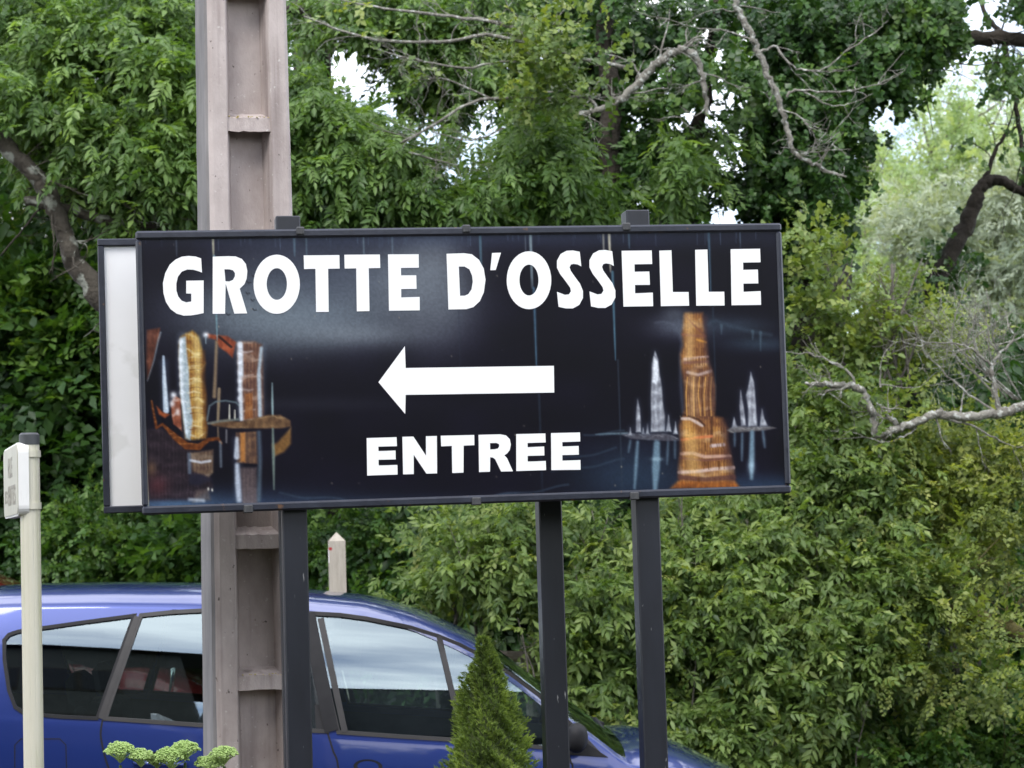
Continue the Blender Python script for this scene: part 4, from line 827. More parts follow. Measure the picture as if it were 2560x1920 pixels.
def make_car(body_mat, name, label, detail=True):
    root = empty(name, tuple(cO)); tag(root, label, 'car')
    body = shell(~openm, 'body', body_mat, root)
    for k in ('quarter', 'rear', 'front', 'vent'):
        for sd in ((1,), (-1,)):
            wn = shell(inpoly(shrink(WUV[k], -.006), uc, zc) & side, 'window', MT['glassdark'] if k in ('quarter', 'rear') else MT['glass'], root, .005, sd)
            p = WUV[k]
            if k == 'quarter':
                band(p, -.007, .008, .005, 'seal', MT['blacktrim'], wn, sd[0])
            elif k == 'vent': band(p, -.007, .009, .005, 'frame', MT['trim'], wn, sd[0])
            else:
                band(p, -.007, .010, .005, 'frame', MT['trim'], wn, sd[0])
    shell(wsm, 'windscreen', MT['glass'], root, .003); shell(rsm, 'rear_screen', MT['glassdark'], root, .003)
    # pillars
    for sd in (1, -1):
        cp = car_px([(343, 1540), (252, 1796)]); strip(cp, .022, .006, 'pillar', MT['trim'], root, sd)
        for (a, b, wd, m) in (((770, 1532), (829, 1828), .060, 'blacktrim'), ((802, 1545), (862, 1830), .026, 'trim'), ((1098, 1592), (1158, 1850), .024, 'trim')):
            strip(car_px([a, b]), wd, .007, 'pillar', MT[m], root, sd)
        # black panel at the foot of the B-pillar
        bt = car_px([(776, 1570), (842, 1826), (790, 1824)]); V = [cw(u, sd * (vsurf(u, z) + .003), z) for u, z in bt]
        MB().add(V + [v - cV * sd * .01 for v in V], [(0, 1, 2), (3, 4, 5), (0, 1, 4, 3), (1, 2, 5, 4), (2, 0, 3, 5)]).build('pillar_panel', MT['blacktrim'], root)
        # seams, sills, flap, handles
        for pts in ([(256, 1800), (252, 1840), (262, 1890), (275, 1930), (300, 2000)], [(819, 1832), (832, 1875), (846, 1925), (850, 2100)], [(1420, 1882), (1427, 1905), (1432, 1930), (1425, 2080)]):
            strip(car_px(pts), .008, .0015, 'door_seam', MT['blacktrim'], body, sd)
        fl = car_px([(36, 1862), (52, 1846), (150, 1846), (166, 1862), (168, 1930), (150, 1950), (50, 1950), (36, 1930)]); band(fl, 0, .004, .0012, 'fuel_flap', MT['blacktrim'], body, sd)
        for (hx, hy) in ((402, 1896), (920, 1916)):
            (hu, hz_), = car_px([(hx, hy)]); V = []; vv = vsurf(hu, hz_)
            rec = MB(); n = 20
            rec.add([cw(hu, sd * (vv - .004), hz_)] + [cw(hu + .062 * math.cos(t), sd * (vsurf(hu + .062 * math.cos(t), hz_ + .030 * math.sin(t)) + .0015), hz_ + .030 * math.sin(t)) for t in np.linspace(0, 2 * math.pi, n, endpoint=False)], [(0, 1 + i, 1 + (i + 1) % n) for i in range(n)])
            hnd = rec.build('handle_recess', MT['blacktrim'], body)
            MB().tube([cw(hu - .11 + t * .22, sd * (vv + .004 + .03 * math.sin(math.pi * t)), hz_ - .022) for t in np.linspace(0, 1, 9)], .011, 8).build('door_handle', body_mat, root, True)
        # mirror
        mu, mz = car_px([(1447, 1850)])[0]; mv = vsurf(mu, mz); mb = MB()
        mir = mb.box(cw(mu - .02, sd * (mv + .115), mz + .018), np.stack([nrm(cU + .12 * cV * sd), nrm(cV - .12 * cU * sd), cW]), (.052, .088, .066), .034).build('mirror', MT['blacktrim'], root, True)
        sub = mir.modifiers.new('round', 'SUBSURF'); sub.levels = 2; sub.render_levels = 2
        tri = car_px([(1418, 1825), (1520, 1893), (1410, 1886)]); V = [cw(u, sd * (vsurf(u, z) + .007), z) for u, z in tri]
        MB().add(V + [v - cV * sd * .016 for v in V], [(0, 1, 2), (3, 4, 5), (0, 1, 4, 3), (1, 2, 5, 4), (2, 0, 3, 5)]).build('mirror_base', MT['blacktrim'], mir)
        MB().tube([cw(mu, sd * (mv - .01), mz - .02), cw(mu, sd * (mv + .06), mz - .01)], .022, 8).build('mirror_arm', MT['blacktrim'], mir)
        # wheels, lamps
        for wu in (u_rear + .78, u_front - .88):
            tr = MB(); rr = [(.30, .70), (.315, .74), (.318, .80), (.31, .865), (.29, .875), (.20, .868)]; n = 36; V = [cw(wu + r_ * math.cos(a), sd * vv, .318 + r_ * math.sin(a)) for r_, vv in rr for a in np.linspace(0, 2 * math.pi, n, endpoint=False)]
            tr.add(V, [(i * n + j, i * n + (j + 1) % n, (i + 1) * n + (j + 1) % n, (i + 1) * n + j) for i in range(len(rr) - 1) for j in range(n)])
            whl = tr.build('wheel', MT['rubber'], root, True)
            rm = MB(); V = [cw(wu, sd * .86, .318)] + [cw(wu + .2 * math.cos(a), sd * .878, .318 + .2 * math.sin(a)) for a in np.linspace(0, 2 * math.pi, n, endpoint=False)]
            rm.add(V, [(0, 1 + j, 1 + (j + 1) % n) for j in range(n)])
            for k in range(5):
                a = k * 2 * math.pi / 5; rm.box(cw(wu + .11 * math.cos(a), sd * .880, .318 + .11 * math.sin(a)), np.stack([cU * math.cos(a) + cW * math.sin(a), cV, -cU * math.sin(a) + cW * math.cos(a)]), (.085, .008, .022))
            rm.build('rim', MT['steel'], whl)
        hl = cw(u_front - .10, sd * .60, .66); MB().box(hl, c_ax, (.10, .16, .07), .03).build('headlight', MT['whiteplastic'], root)
        tl = cw(u_rear + .06, sd * .70, .95); MB().box(tl, c_ax, (.05, .09, .14), .02).build('tail_light', MT['red'], root)
        # wiper
        w0, w1 = .56, .05
        q0 = ws1 + .0
        V = [cw(q0 - .02 - .05 * t, sd * (w0 + (w1 - w0) * t) if sd > 0 else -(.1 + .5 * t), float(ZT(q0 - .02 - .05 * t)) - (.05 - .045 * t if sd > 0 else .005 + .03 * t) + .012) for t in np.linspace(0, 1, 8)]
        MB().tube(V, .009, 6).build('wiper', MT['blacktrim'], root)
    # roof gutter strips
    # cabin: floor, lining, seats, dashboard, wheel
    mb = MB(); mb.box(cw((u_rear + u_front) / 2 - .2, 0, .42), c_ax, (1.6, .70, .04)); mb.build('cabin_floor', MT['cabin'], root)
    for sd in (1, -1):
        V = []; us = np.linspace(u_rear + .35, ws1 - .05, 24)
        for u in us:
            zb = float(ZB(u)) - .03; V += [cw(u, sd * (vsurf(u, zb) - .06), zb), cw(u, sd * (vsurf(u, zb) - .07), .45)]
        MB().add(V, [(2 * i, 2 * i + 2, 2 * i + 3, 2 * i + 1) for i in range(23)]).build('door_lining', MT['cabin'], root)
    V = []; us = np.linspace(u_rear + .4, ws0 - .02, 20); vs = np.linspace(-.54, .54, 9)
    for u in us: V += [cw(u, v, float(ZT(u)) - .032 - .04 * (abs(v) / .54) ** 3) for v in vs]
    MB().add(V, [(i * 9 + j, i * 9 + j + 1, (i + 1) * 9 + j + 1, (i + 1) * 9 + j) for i in range(19) for j in range(8)]).build('roof_lining', MT['lining'], root, True)
    uB = car_uz(815, 1828, .86)[0]
    for (su, svs, zt_) in ((uB + .05, (.36, -.36), 1.02), (uB - .95, (.42, -.42), .86)):
        for sv in svs:
            s_ = MB(); tilt = np.stack([nrm(cU - .22 * cW), cV, nrm(cW - .22 * -cU * -1)]); hw = .24 if len(svs) == 2 else .21
            s_.box(cw(su + .22, sv, .60), c_ax, (.26, hw, .10), .05); s_.box(cw(su - .07, sv, zt_ - .17), np.stack([nrm(cU + .2 * cW), cV, nrm(cW - .2 * cU)]), (.065, hw, .33), .05)
            st = s_.build('seat', MT['cabin'], root)
            MB().box(cw(su - .16, sv, zt_ + .22), np.stack([nrm(cU + .2 * cW), cV, nrm(cW - .2 * cU)]), (.05, .13, .08), .035).build('headrest', MT['cabin'], st)
    MB().box(cw(ws1 - .28, 0, .80), c_ax, (.30, .70, .12), .06).build('dashboard', MT['blacktrim'], root)
    sw = [cw(ws1 - .66 + .07 * math.sin(a), .36 * -1 + .185 * math.cos(a), .93 + .165 * math.sin(a)) for a in np.linspace(0, 2 * math.pi, 25)]
    MB().tube(sw, .014, 8, False).build('steering_wheel', MT['blacktrim'], root, True)
    return root
bluecar = make_car(MT['blue'], 'parked_car', 'blue family car with grey window trim parked behind the sign posts')
redcar = make_car(MT['carred'], 'parked_car', 'dark red car parked behind the blue car, glimpsed through its windows')
tgt = P(300, 1690, 15.2)      # foot of the red car's windscreen
redcar.rotation_euler = (0, 0, math.radians(4))
cu_ = cO + cU * ws1 + cW * .98
rel = Matrix.Rotation(math.radians(4), 3, 'Z') @ Vector(cu_ - cO)
redcar.location = Vector(tgt) - rel
redcar.location.z = float(ground_z(redcar.location.x, redcar.location.y)) + .02

# ------------------------------------------------------------------ bicycle standing between the two cars
def tube_part(name, pts, r, mat, parent, n=8): return MB().tube(pts, r, n).build(name, mat, parent, True)
bd = 12.0; sad = P(452, 1632, bd); bk = empty('bicycle', (sad[0], sad[1], float(ground_z(sad[0], sad[1])))); tag(bk, 'red bicycle with black saddle standing behind the blue car, seen through its rear window', 'bicycle')
gb = float(ground_z(sad[0], sad[1])) + .02; bX = nrm(np.array([1, -.12, 0])); bY = np.cross(np.array([0, 0, 1.]), bX)
def bpnt(x, z, y=0): return np.array([sad[0], sad[1], gb]) + bX * x + np.array([0, 0, z]) + bY * y
sh = sad[2] - gb
R_ = .33; rh = (-.42, R_); bbk = (.02, .30); st_ = (-.06, sh - .22); hd = (.52, sh - .20); hd2 = (.56, sh - .32); fh = (.70, R_)
mb = MB()
for (p, q, r_) in ((bbk, st_, .016), ((-.055, sh - .24), hd2, .024), (bbk, hd2, .018), (bbk, rh, .010), (st_, rh, .009), (hd, hd2, .020)): mb.tube([bpnt(*p), (bpnt(*p) + bpnt(*q)) / 2, bpnt(*q)], r_, 10)
frame = mb.build('frame', MT['red'], bk, True)
mb = MB()
for (p, q, r_) in ((hd2, fh, .012),):
    for y in (-.05, .05): mb.tube([bpnt(*p, y * .6), bpnt(*q, y)], r_, 8)
mb.build('fork', MT['red'], bk, True)
tube_part('seat_post', [bpnt(*st_), bpnt(-.035, sh - .02)], .013, MT['steel'], bk)
V = []; nn3 = 12
for (x, wd, h) in ((-.16, .03, .012), (-.13, .075, .03), (-.05, .07, .032), (.04, .035, .028), (.12, .022, .022), (.15, .010, .010)):
    for a in np.linspace(0, 2 * math.pi, nn3, endpoint=False): V.append(bpnt(x, sh + h * math.sin(a), wd * math.cos(a)))
MB().add(V, [(i * nn3 + j, i * nn3 + (j + 1) % nn3, (i + 1) * nn3 + (j + 1) % nn3, (i + 1) * nn3 + j) for i in range(5) for j in range(nn3)] + [tuple(range(nn3)), tuple(5 * nn3 + j for j in range(nn3))]).build('saddle', MT['blacktrim'], bk, True)
tube_part('handlebar', [bpnt(.47, sh - .02, -.28), bpnt(.52, sh + .0, -.1), bpnt(.53, sh - .05, 0), bpnt(.52, sh + .0, .1), bpnt(.47, sh - .02, .28)], .013, MT['blacktrim'], bk)
tube_part('stem', [bpnt(.515, sh - .20), bpnt(.53, sh - .04)], .014, MT['steel'], bk)
for (x, z) in (rh, fh):
    ang = np.linspace(0, 2 * math.pi, 41); wl = tube_part('wheel', [bpnt(x + R_ * math.cos(t), z + R_ * math.sin(t)) for t in ang], .020, MT['rubber'], bk, 8)
    mb = MB()
    for t in np.linspace(0, 2 * math.pi, 24, endpoint=False): mb.tube([bpnt(x, z, .02 * (-1) ** int(t * 100)), bpnt(x + R_ * math.cos(t), z + R_ * math.sin(t))], .0016, 4, False)
    mb.build('spokes', MT['steel'], wl)
tube_part('crank', [bpnt(.02, .30, -.06), bpnt(.16, .22, -.07)], .01, MT['steel'], bk)
# ------------------------------------------------------------------ foliage toolkit
def leaflet(l=1., w_=.36, fold=.12, droop=.10, lod=1):
    """pointed blade along +y, folded at the midrib (lod 2: six triangles, 1: four, 0: two)"""
    if lod == 2:
        v = np.array([[0, 0, 0], [.80 * w_, .28, fold * w_], [.72 * w_, .62, fold * w_ - droop * .4], [0, 1, -droop], [-.72 * w_, .62, fold * w_ - droop * .4], [-.80 * w_, .28, fold * w_], [0, .45, -droop * .15]]) * l
        return v, np.array([[0, 1, 6], [1, 2, 6], [2, 3, 6], [3, 4, 6], [4, 5, 6], [5, 0, 6]])
    if lod == 1:
        v = np.array([[0, 0, 0], [.9 * w_, .42, fold * w_ - droop * .2], [0, 1, -droop], [-.9 * w_, .42, fold * w_ - droop * .2], [0, .42, -droop * .12]]) * l
        return v, np.array([[0, 1, 4], [1, 2, 4], [2, 3, 4], [3, 0, 4]])
    v = np.array([[0, 0, 0], [.95 * w_, .45, fold * w_], [0, 1, -droop], [-.95 * w_, .45, fold * w_]]) * l
    return v, np.array([[0, 1, 2], [0, 2, 3]])
def rotz(a): c, s = math.cos(a), math.sin(a); return np.array([[c, -s, 0], [s, c, 0], [0, 0, 1]])
def rotx(a): c, s = math.cos(a), math.sin(a); return np.array([[1, 0, 0], [0, c, -s], [0, s, c]])
def roty(a): c, s = math.cos(a), math.sin(a); return np.array([[c, 0, s], [0, 1, 0], [-s, 0, c]])
def join(parts):
    V = []; Fs = []; T = []; n = 0
    for v, f, t in parts: V.append(v); Fs.append(f + n); T.append(np.full(len(v), t)); n += len(v)
    return np.concatenate(V), np.concatenate(Fs), np.concatenate(T)
def compound(pairs=4, L_=.30, ll=.11, lw=.33, droop=.25, ang=55, r=None, lod=1):
    """pinnate leaf along +y"""
    r = r or random; parts = []
    for i in range(pairs):
        y = L_ * (.25 + .70 * i / pairs); z = -droop * L_ * (y / L_) ** 2; sz = ll * (1 - .25 * abs(i / pairs - .4)) * r.uniform(.85, 1.1)
        for s in (-1, 1):
            v, f = leaflet(sz, lw, .2, .16, lod); A = rotz(-s * math.radians(ang + r.uniform(-12, 12))) @ rotx(math.radians(-r.uniform(5, 34)) ) @ roty(math.radians(r.uniform(-20, 20)))
            parts.append((v @ A.T + np.array([0, y, z]), f, r.uniform(-.10, .10)))
    v, f = leaflet(ll * 1.1, lw, .2, .16, lod); parts.append((v @ rotx(math.radians(-18)).T + np.array([0, L_ * .96, -droop * L_ * .9]), f, r.uniform(-.1, .1)))
    st = np.array([[-.003, 0, 0], [.003, 0, 0], [.002, L_, -droop * L_ * .9], [-.002, L_, -droop * L_ * .9]]); parts.append((st, np.array([[0, 1, 2], [0, 2, 3]]), .1))
    return join(parts)
def twig_leaves(n=9, L_=.22, ll=.055, lw=.42, droop=.1, spread=.8, r=None, lod=0):
    r = r or random; parts = []
    for i in range(n):
        y = L_ * (i + .5) / n; s = -1 if i % 2 else 1; v, f = leaflet(ll * r.uniform(.75, 1.2), lw, .15, .12, lod)
        A = roty(r.uniform(-.7, .7)) @ rotz(-s * math.radians(50 * spread + r.uniform(-20, 20))) @ rotx(math.radians(r.uniform(-35, 25)))
        parts.append((v @ A.T + np.array([0, y, -droop * y * y / L_]), f, r.uniform(-.12, .12)))
    st = np.array([[-.002, 0, 0], [.002, 0, 0], [0, L_, -droop * L_]]); parts.append((st, np.array([[0, 1, 2]]), .0)); return join(parts)
TEMPL = {
    'ash': [compound(random.choice([3, 4, 4, 5]), .26, .105, .22, random.uniform(.25, .55), 52, lod=0) for _ in range(6)],
    'elder': [compound(random.choice([2, 3, 3]), .16, .090, .23, random.uniform(.05, .35), 55, lod=0) for _ in range(6)],
    'round': [twig_leaves(8, .20, .052, .46) for _ in range(6)],
    'small': [twig_leaves(11, .24, .044, .34) for _ in range(6)],
    'ivy': [twig_leaves(7, .16, .066, .60, .5, 1.1) for _ in range(6)],
    'willow': [twig_leaves(15, .34, .085, .13, .3, .6) for _ in range(6)],
    'hedge': [twig_leaves(10, .22, .055, .36) for _ in range(6)],
    'broad': [twig_leaves(11, .34, .095, .33, .3, .9) for _ in range(6)],
}
HI = {'ash': [compound(random.choice([3, 4, 4, 5]), .26, .105, .20, random.uniform(.25, .55), 52, lod=2) for _ in range(6)], 'elder': [compound(random.choice([2, 3, 3]), .16, .090, .21, random.uniform(.05, .35), 55, lod=2) for _ in range(6)],
      'round': [twig_leaves(8, .20, .052, .46, lod=2) for _ in range(6)], 'small': [twig_leaves(11, .24, .044, .34, lod=2) for _ in range(6)]}
def basis(y, up):
    y = nrm(y); x = nrm(np.cross(y, up)); z = np.cross(x, y); return x, y, z
def scatter(kind, pos, diry, up, scale, tint):
    """returns one joined mesh (V, F, T) of templates placed at pos"""
    n = len(pos); x, y, z = basis(diry, up); V = []; Fs = []; T = []; base = 0
    var = rng.integers(0, len(TEMPL[kind]), n)
    for k, (tv, tf, tt) in enumerate(TEMPL[kind]):
        m = np.where(var == k)[0]
        if len(m) == 0: continue
        sv = tv[None] * scale[m][:, None, None]
        W = pos[m][:, None] + sv[..., :1] * x[m][:, None] + sv[..., 1:2] * y[m][:, None] + sv[..., 2:] * z[m][:, None]
        V.append(W.reshape(-1, 3)); Fs.append((tf[None] + (base + np.arange(len(m)) * len(tv))[:, None, None]).reshape(-1, 3))
        T.append(np.clip(tint[m][:, None] + tt[None], 0, 1).ravel()); base += len(m) * len(tv)
    return np.concatenate(V), np.concatenate(Fs), np.concatenate(T)
def clump(px, py, rx, ry, d, rd, n, shell=.55, below=None):
    """n points in an ellipsoid given by its picture position, radii in photo pixels and depth; they gather in tufts"""
    k = d / F; c = P(px, py, d); m = max(3, int(n / 10)); dr = nrm(rng.normal(size=(m, 3))); rad = rng.uniform(0, 1, m) ** (1 / 3) * (1 - shell) + shell * rng.uniform(.5, 1.08, m) ** .6
    sub = dr * rad[:, None]; w_ = rng.uniform(.3, 1, m) ** 1.5; pick = rng.choice(m, n, p=w_ / w_.sum()); q = rng.normal(0, 1, (n, 3)); q[:, 2] *= .7
    v = sub[pick] + q * .155; out = nrm(nrm(q) * .8 + dr[pick] * .6)
    return c + v * np.array([rx * k, rd, ry * k]), out, pick
def foliage(clumps, kind, mat, parent, name='crown', size=1., droop=.5, face=.5, jit=.6, tint=(.15, .75), keep=0, upv=(0, -.45, 1), per=4, spread=.10):
    """clumps: (px,py,rx,ry,depth,rdepth,n[,tintshift]); leaves hang in small sprays. keep: number of separate leaf parts"""
    AP, AD, AT = [], [], []
    for c in clumps:
        ts = c[7] if len(c) > 7 else 0.; n = int(c[6] * DENS.get(kind, 1))
        p, dr, pk = clump(*c[:6], max(1, n // per)); ptint = rng.normal(0, .10, pk.max() + 1)[pk]; p = np.repeat(p, per, 0); dr = np.repeat(dr, per, 0)
        p = p + rng.normal(0, spread * size, p.shape); tb = np.repeat(ptint + rng.normal(0, .09, len(p) // per), per)
        AP.append(p); AD.append(dr); AT.append(np.clip(rng.uniform(tint[0], tint[1], len(p)) + ts + tb, 0, 1))
    p = np.concatenate(AP); dr = np.concatenate(AD); t = np.concatenate(AT)
    ok = clear_sky(p); p, dr, t = p[ok], dr[ok], t[ok]; n = len(p)
    y = dr * .7 + rng.normal(0, jit, (n, 3)) + np.array([0, -face, -droop]); up = np.array(upv) + rng.normal(0, .38, (n, 3)); sc = size * SIZE.get(kind, 1) * rng.uniform(.6, 1.25, n)
    if keep:
        f = np.argsort((p - CAM) @ FW + rng.uniform(0, .8, n)); dd_ = (p[f] - CAM) @ FW; sx_ = 1280 + F * ((p[f] - CAM) @ CR) / dd_; sy_ = 960 - F * ((p[f] - CAM) @ CU) / dd_
        f = f[(sx_ > 0) & (sx_ < 2560) & (sy_ > 0) & (sy_ < 1920)][:keep]; x_, y_, z_ = basis(y[f], up[f]); base = wloc(parent); meshes = LEAFMESH.get((kind, mat.name))
        if meshes is None:
            meshes = []
            for (tv, tf, tt) in HI[kind]:
                for q in (.2, .42, .64):
                    me = np_mesh('leaf', tv, tf); at = me.attributes.new('tint', 'FLOAT', 'POINT'); at.data.foreach_set('value', np.clip(tt + q, 0, 1).astype(np.float32)); me.materials.append(mat); meshes.append(me)
            LEAFMESH[(kind, mat.name)] = meshes
        for i, j in enumerate(f):
            ti = 0 if t[j] < .34 else (1 if t[j] < .56 else 2)
            o = bpy.data.objects.new('leaf', meshes[3 * int(rng.integers(0, len(meshes) // 3)) + ti]); COL.objects.link(o); o.parent = parent
            m = Matrix.Identity(4)
            for a in range(3): m[a][0] = x_[i][a] * sc[j]; m[a][1] = y_[i][a] * sc[j]; m[a][2] = z_[i][a] * sc[j]; m[a][3] = p[j][a] - base[a]
            o.matrix_basis = m
        mk = np.ones(n, bool); mk[f] = False; p, y, up, sc, t = p[mk], y[mk], up[mk], sc[mk], t[mk]
    V, Fc, T = scatter(kind, p, y, up, sc, t)
    me = np_mesh(name, V, Fc); at = me.attributes.new('tint', 'FLOAT', 'POINT'); at.data.foreach_set('value', T.astype(np.float32))
    o = link(name, me, mat, parent); o['kind'] = 'stuff'; return o
LEAFMESH = {}
HOLES = [(875, 165, 40, 46), (850, 130, 16, 20), (935, 200, 24, 30), (1195, 360, 34, 52), (1240, 285, 26, 18), (1020, 275, 40, 14), (1060, 315, 30, 10), (1105, 425, 36, 10), (250, 160, 16, 12), (340, 205, 12, 8), (2465, 55, 48, 38), (2410, 185, 36, 48), (2265, 350, 46, 56), (2200, 270, 20, 30), (2470, 320, 30, 12), (2180, 600, 36, 26), (2120, 690, 22, 16), (2560, 100, 24, 30)]
HOLES += [(x, y, r_, r_ * 1.5) for x, y, r_ in zip(np.random.default_rng(3).normal(1800, 75, 70), np.random.default_rng(4).uniform(20, 570, 70), np.random.default_rng(6).uniform(2, 9, 70))]
HOLES += [(x, y, 3, 4) for x, y in zip(np.random.default_rng(7).uniform(720, 1700, 40), np.random.default_rng(8).uniform(0, 480, 40))]
HOLLOWS = [(1385, 1400, 95, 55), (1300, 1570, 75, 75), (1700, 1700, 85, 45), (2235, 1790, 90, 70), (1120, 1550, 90, 45), (1830, 1300, 70, 34), (2470, 1500, 70, 36), (1590, 1740, 50, 40)]
def clear_sky(p):
    d = (p - CAM) @ FW; x = 1280 + F * ((p - CAM) @ CR) / d; y = 960 - F * ((p - CAM) @ CU) / d; keep = np.ones(len(p), bool)
    for (cx, cy, rx, ry) in HOLES:
        m = (36 if rx > 13 and cx < 1500 else 20) * 14 / d; q = ((x - cx) / (rx + m)) ** 2 + ((y - cy) / (ry + m)) ** 2; keep &= ~((q < 1) & (rng.uniform(0, 1, len(p)) < .93))
    for (cx, cy, rx, ry) in HOLLOWS:       # shady openings between the bushes: the dark wood shows there
        keep &= ~((((x - cx) / rx) ** 2 + ((y - cy) / ry) ** 2 < 1) & (d < 14.2) & (rng.uniform(0, 1, len(p)) < .88))
    return keep
DENS = {'ash': 2.7, 'elder': 3.3, 'ivy': 1.9, 'round': 1.0, 'small': .8, 'hedge': 1.3, 'broad': 1.7, 'willow': 1.0}
SIZE = {'ash': .62, 'elder': .64, 'ivy': .62, 'round': .8, 'small': .85, 'hedge': .82, 'broad': .8, 'willow': .9}
def pxpath(pts, d):
    """[(px,py[,depth offset])] -> world points"""
    return np.array([P(q[0], q[1], d + (q[2] if len(q) > 2 else 0)) for q in pts])
def branch(pts, r, d, name, mat, parent, twigs=0, tl=.35, n=5, sides=9, rough=.20, seed=None, curl=.75, extra=None):
    """tapered limb through picture points, with side twigs grown on it in the same mesh"""
    w3 = spline(pxpath(pts, d), n); rr = np.interp(np.linspace(0, 1, len(w3)), np.linspace(0, 1, len(r)), r)
    w3 = w3 + rng.normal(0, 1, w3.shape) * np.minimum(rr * .30, .006)[:, None]; rr = rr * (.8 if mat.name in ('lichen_branch', 'dark_bark') and rr.max() < .08 else 1)
    mb = MB().tube(w3, rr, sides, True, rough)
    def grow(p, dr, ln, r0, lvl):
        k = 5; q = [p]; dd_ = dr
        for i in range(k): dd_ = nrm(dd_ + rng.normal(0, .28, 3) * curl); q.append(q[-1] + dd_ * ln / k)
        mb.tube(q, np.linspace(r0, max(.0012, r0 * .25), k + 1), 5, False, .12)
        if lvl > 0:
            for _ in range(int(rng.integers(1, 4))):
                i = int(rng.integers(1, k)); grow(q[i], nrm(dd_ + rng.normal(0, .7, 3)), ln * rng.uniform(.35, .65), r0 * .55, lvl - 1)
    for _ in range(int(twigs * 1.8)):
        i = int(rng.integers(2, len(w3) - 1)); td = nrm(w3[i] - w3[i - 1]); sd_ = nrm(rng.normal(0, 1, 3) + np.array([0, 0, .35])); grow(w3[i], nrm(td * .7 + sd_), tl * rng.uniform(.5, 1.2), min(rr[i] * .34, .008), 2)
    if extra:
        for e in extra:
            q = spline(pxpath(e[0], d), 5); q = q + rng.normal(0, 1, q.shape) * min(e[1] * .45, .005); mb.tube(q, np.linspace(e[1] * .8, e[1] * .14, len(q)), 6, False, .22)
            for _ in range(3): i = int(rng.integers(1, len(q) - 1)); grow(q[i], nrm(nrm(q[i] - q[i - 1]) * .8 + rng.normal(0, .6, 3)), rng.uniform(.12, .28), e[1] * .3, 1)
    return mb.build(name, mat, parent, True, False)
def tree_root(name, px, d, label, cat, group=None, py=1900):
    p = P(px, py, d); o = empty(name, (p[0], p[1], float(ground_z(p[0], p[1])))); tag(o, label, cat, group); return o
def stem(parent, px, py, d, r0=.05, r1=.02, lean=0., mat='darkbark', name='stem', z0=None):
    """upright stem from the ground to picture point (px,py)"""
    t = P(px, py, d); gx_, gy_ = t[0] - lean, t[1]; gz = float(ground_z(gx_, gy_)) - .15
    q = [np.array([gx_ + (t[0] - gx_) * s + .03 * math.sin(5 * s), gy_ + .02 * math.cos(4 * s), gz + (t[2] - gz) * s]) for s in np.linspace(0, 1, 9)]
    return MB().tube(q, np.linspace(r0, r1, 9), 9, True, .08).build(name, MT[mat], parent, True, False)

# ------------------------------------------------------------------ trees
# leaning ash at the left
t = tree_root('ash_tree', 330, 14.0, 'leaning ash tree with lichen-spotted trunk and drooping compound leaves, left of the concrete pole', 'tree')
branch([(-260, 80), (-60, 300), (0, 350), (70, 420), (130, 500), (165, 600), (210, 690), (300, 800), (450, 1000), (600, 1300), (650, 1600), (650, 2150)], [.05, .055, .055, .055, .055, .058, .062, .07, .08, .09, .10, .12], 13.25, 'trunk', MT['bark'], t, 6, .5)
branch([(60, 500), (140, 518), (220, 540), (300, 556), (400, 560)], [.03, .032, .03, .026, .016], 13.3, 'branch', MT['bark'], t, 8, .5)
branch([(330, 80), (370, 170), (372, 250)], [.012, .010, .006], 13.6, 'branch', MT['darkbark'], t, 3, .3)
branch([(0, 640), (60, 570), (100, 520)], [.006, .007, .009], 13.3, 'branch', MT['darkbark'], t, 2, .3)
foliage([(60, 60, 190, 140, 14.3, .5, 420, -.1), (240, 130, 170, 90, 13.9, .45, 380), (150, 285, 130, 55, 13.6, .4, 280, .06), (310, 390, 130, 80, 13.5, .4, 360, .06), (420, 250, 120, 120, 13.6, .4, 330, .04), (440, 450, 90, 110, 13.5, .35, 300, .05), (400, 70, 150, 90, 14.3, .5, 330, -.08), (60, 180, 110, 60, 14.2, .4, 180, -.05),
         (370, 490, 90, 30, 13.7, .3, 100, 0), (150, 20, 260, 70, 14.6, .5, 260, -.12), (210, 370, 90, 60, 13.8, .3, 150, .1)], 'ash', LEAF['ash'], t, keep=240, droop=.55, face=.55, jit=.5)
# second ash between pole and ivy
t = tree_root('ash_tree', 900, 14.3, 'ash tree hanging drooping compound leaves above the top edge of the black sign', 'tree')
stem(t, 790, 0, 15.6, .16, .13, .1, 'darkbark', 'trunk')
branch([(700, 20), (760, 40), (800, 110), (830, 250), (850, 400)], [.05, .05, .03, .02, .012], 15.0, 'branch', MT['darkbark'], t, 6, .5)
foliage([(830, 330, 130, 110, 13.9, .4, 380, .04), (770, 210, 70, 80, 13.9, .3, 140, .02), (900, 420, 190, 80, 13.7, .4, 440, .05), (820, 500, 110, 70, 13.6, .35, 260, .02), (1010, 490, 190, 65, 13.7, .4, 420, .05), (1190, 520, 200, 45, 13.7, .35, 330, .02), (1330, 420, 110, 110, 13.9, .4, 360, .06), (1290, 330, 90, 60, 14.0, .35, 200, .06),
         (1400, 520, 140, 60, 13.9, .35, 260, .0), (1080, 330, 60, 26, 14.2, .3, 50, .08), (980, 80, 200, 55, 15.0, .4, 300, .1), (1140, 160, 160, 60, 15.0, .4, 300, .04), (1200, 40, 180, 50, 15.2, .4, 260, 0), (900, 30, 160, 40, 15.2, .4, 180, .05), (970, 170, 40, 70, 14.8, .3, 60, -.1), (1000, 420, 80, 50, 14.0, .3, 100, .1), (1150, 440, 60, 30, 14.2, .3, 50, .06), (760, 420, 60, 120, 13.8, .3, 160, .0),
         (1060, 230, 160, 30, 15.2, .4, 110, -.1), (1250, 230, 110, 60, 15.4, .4, 150, -.15)], 'ash', LEAF['ash'], t, keep=290, droop=.6, face=.5, jit=.5)
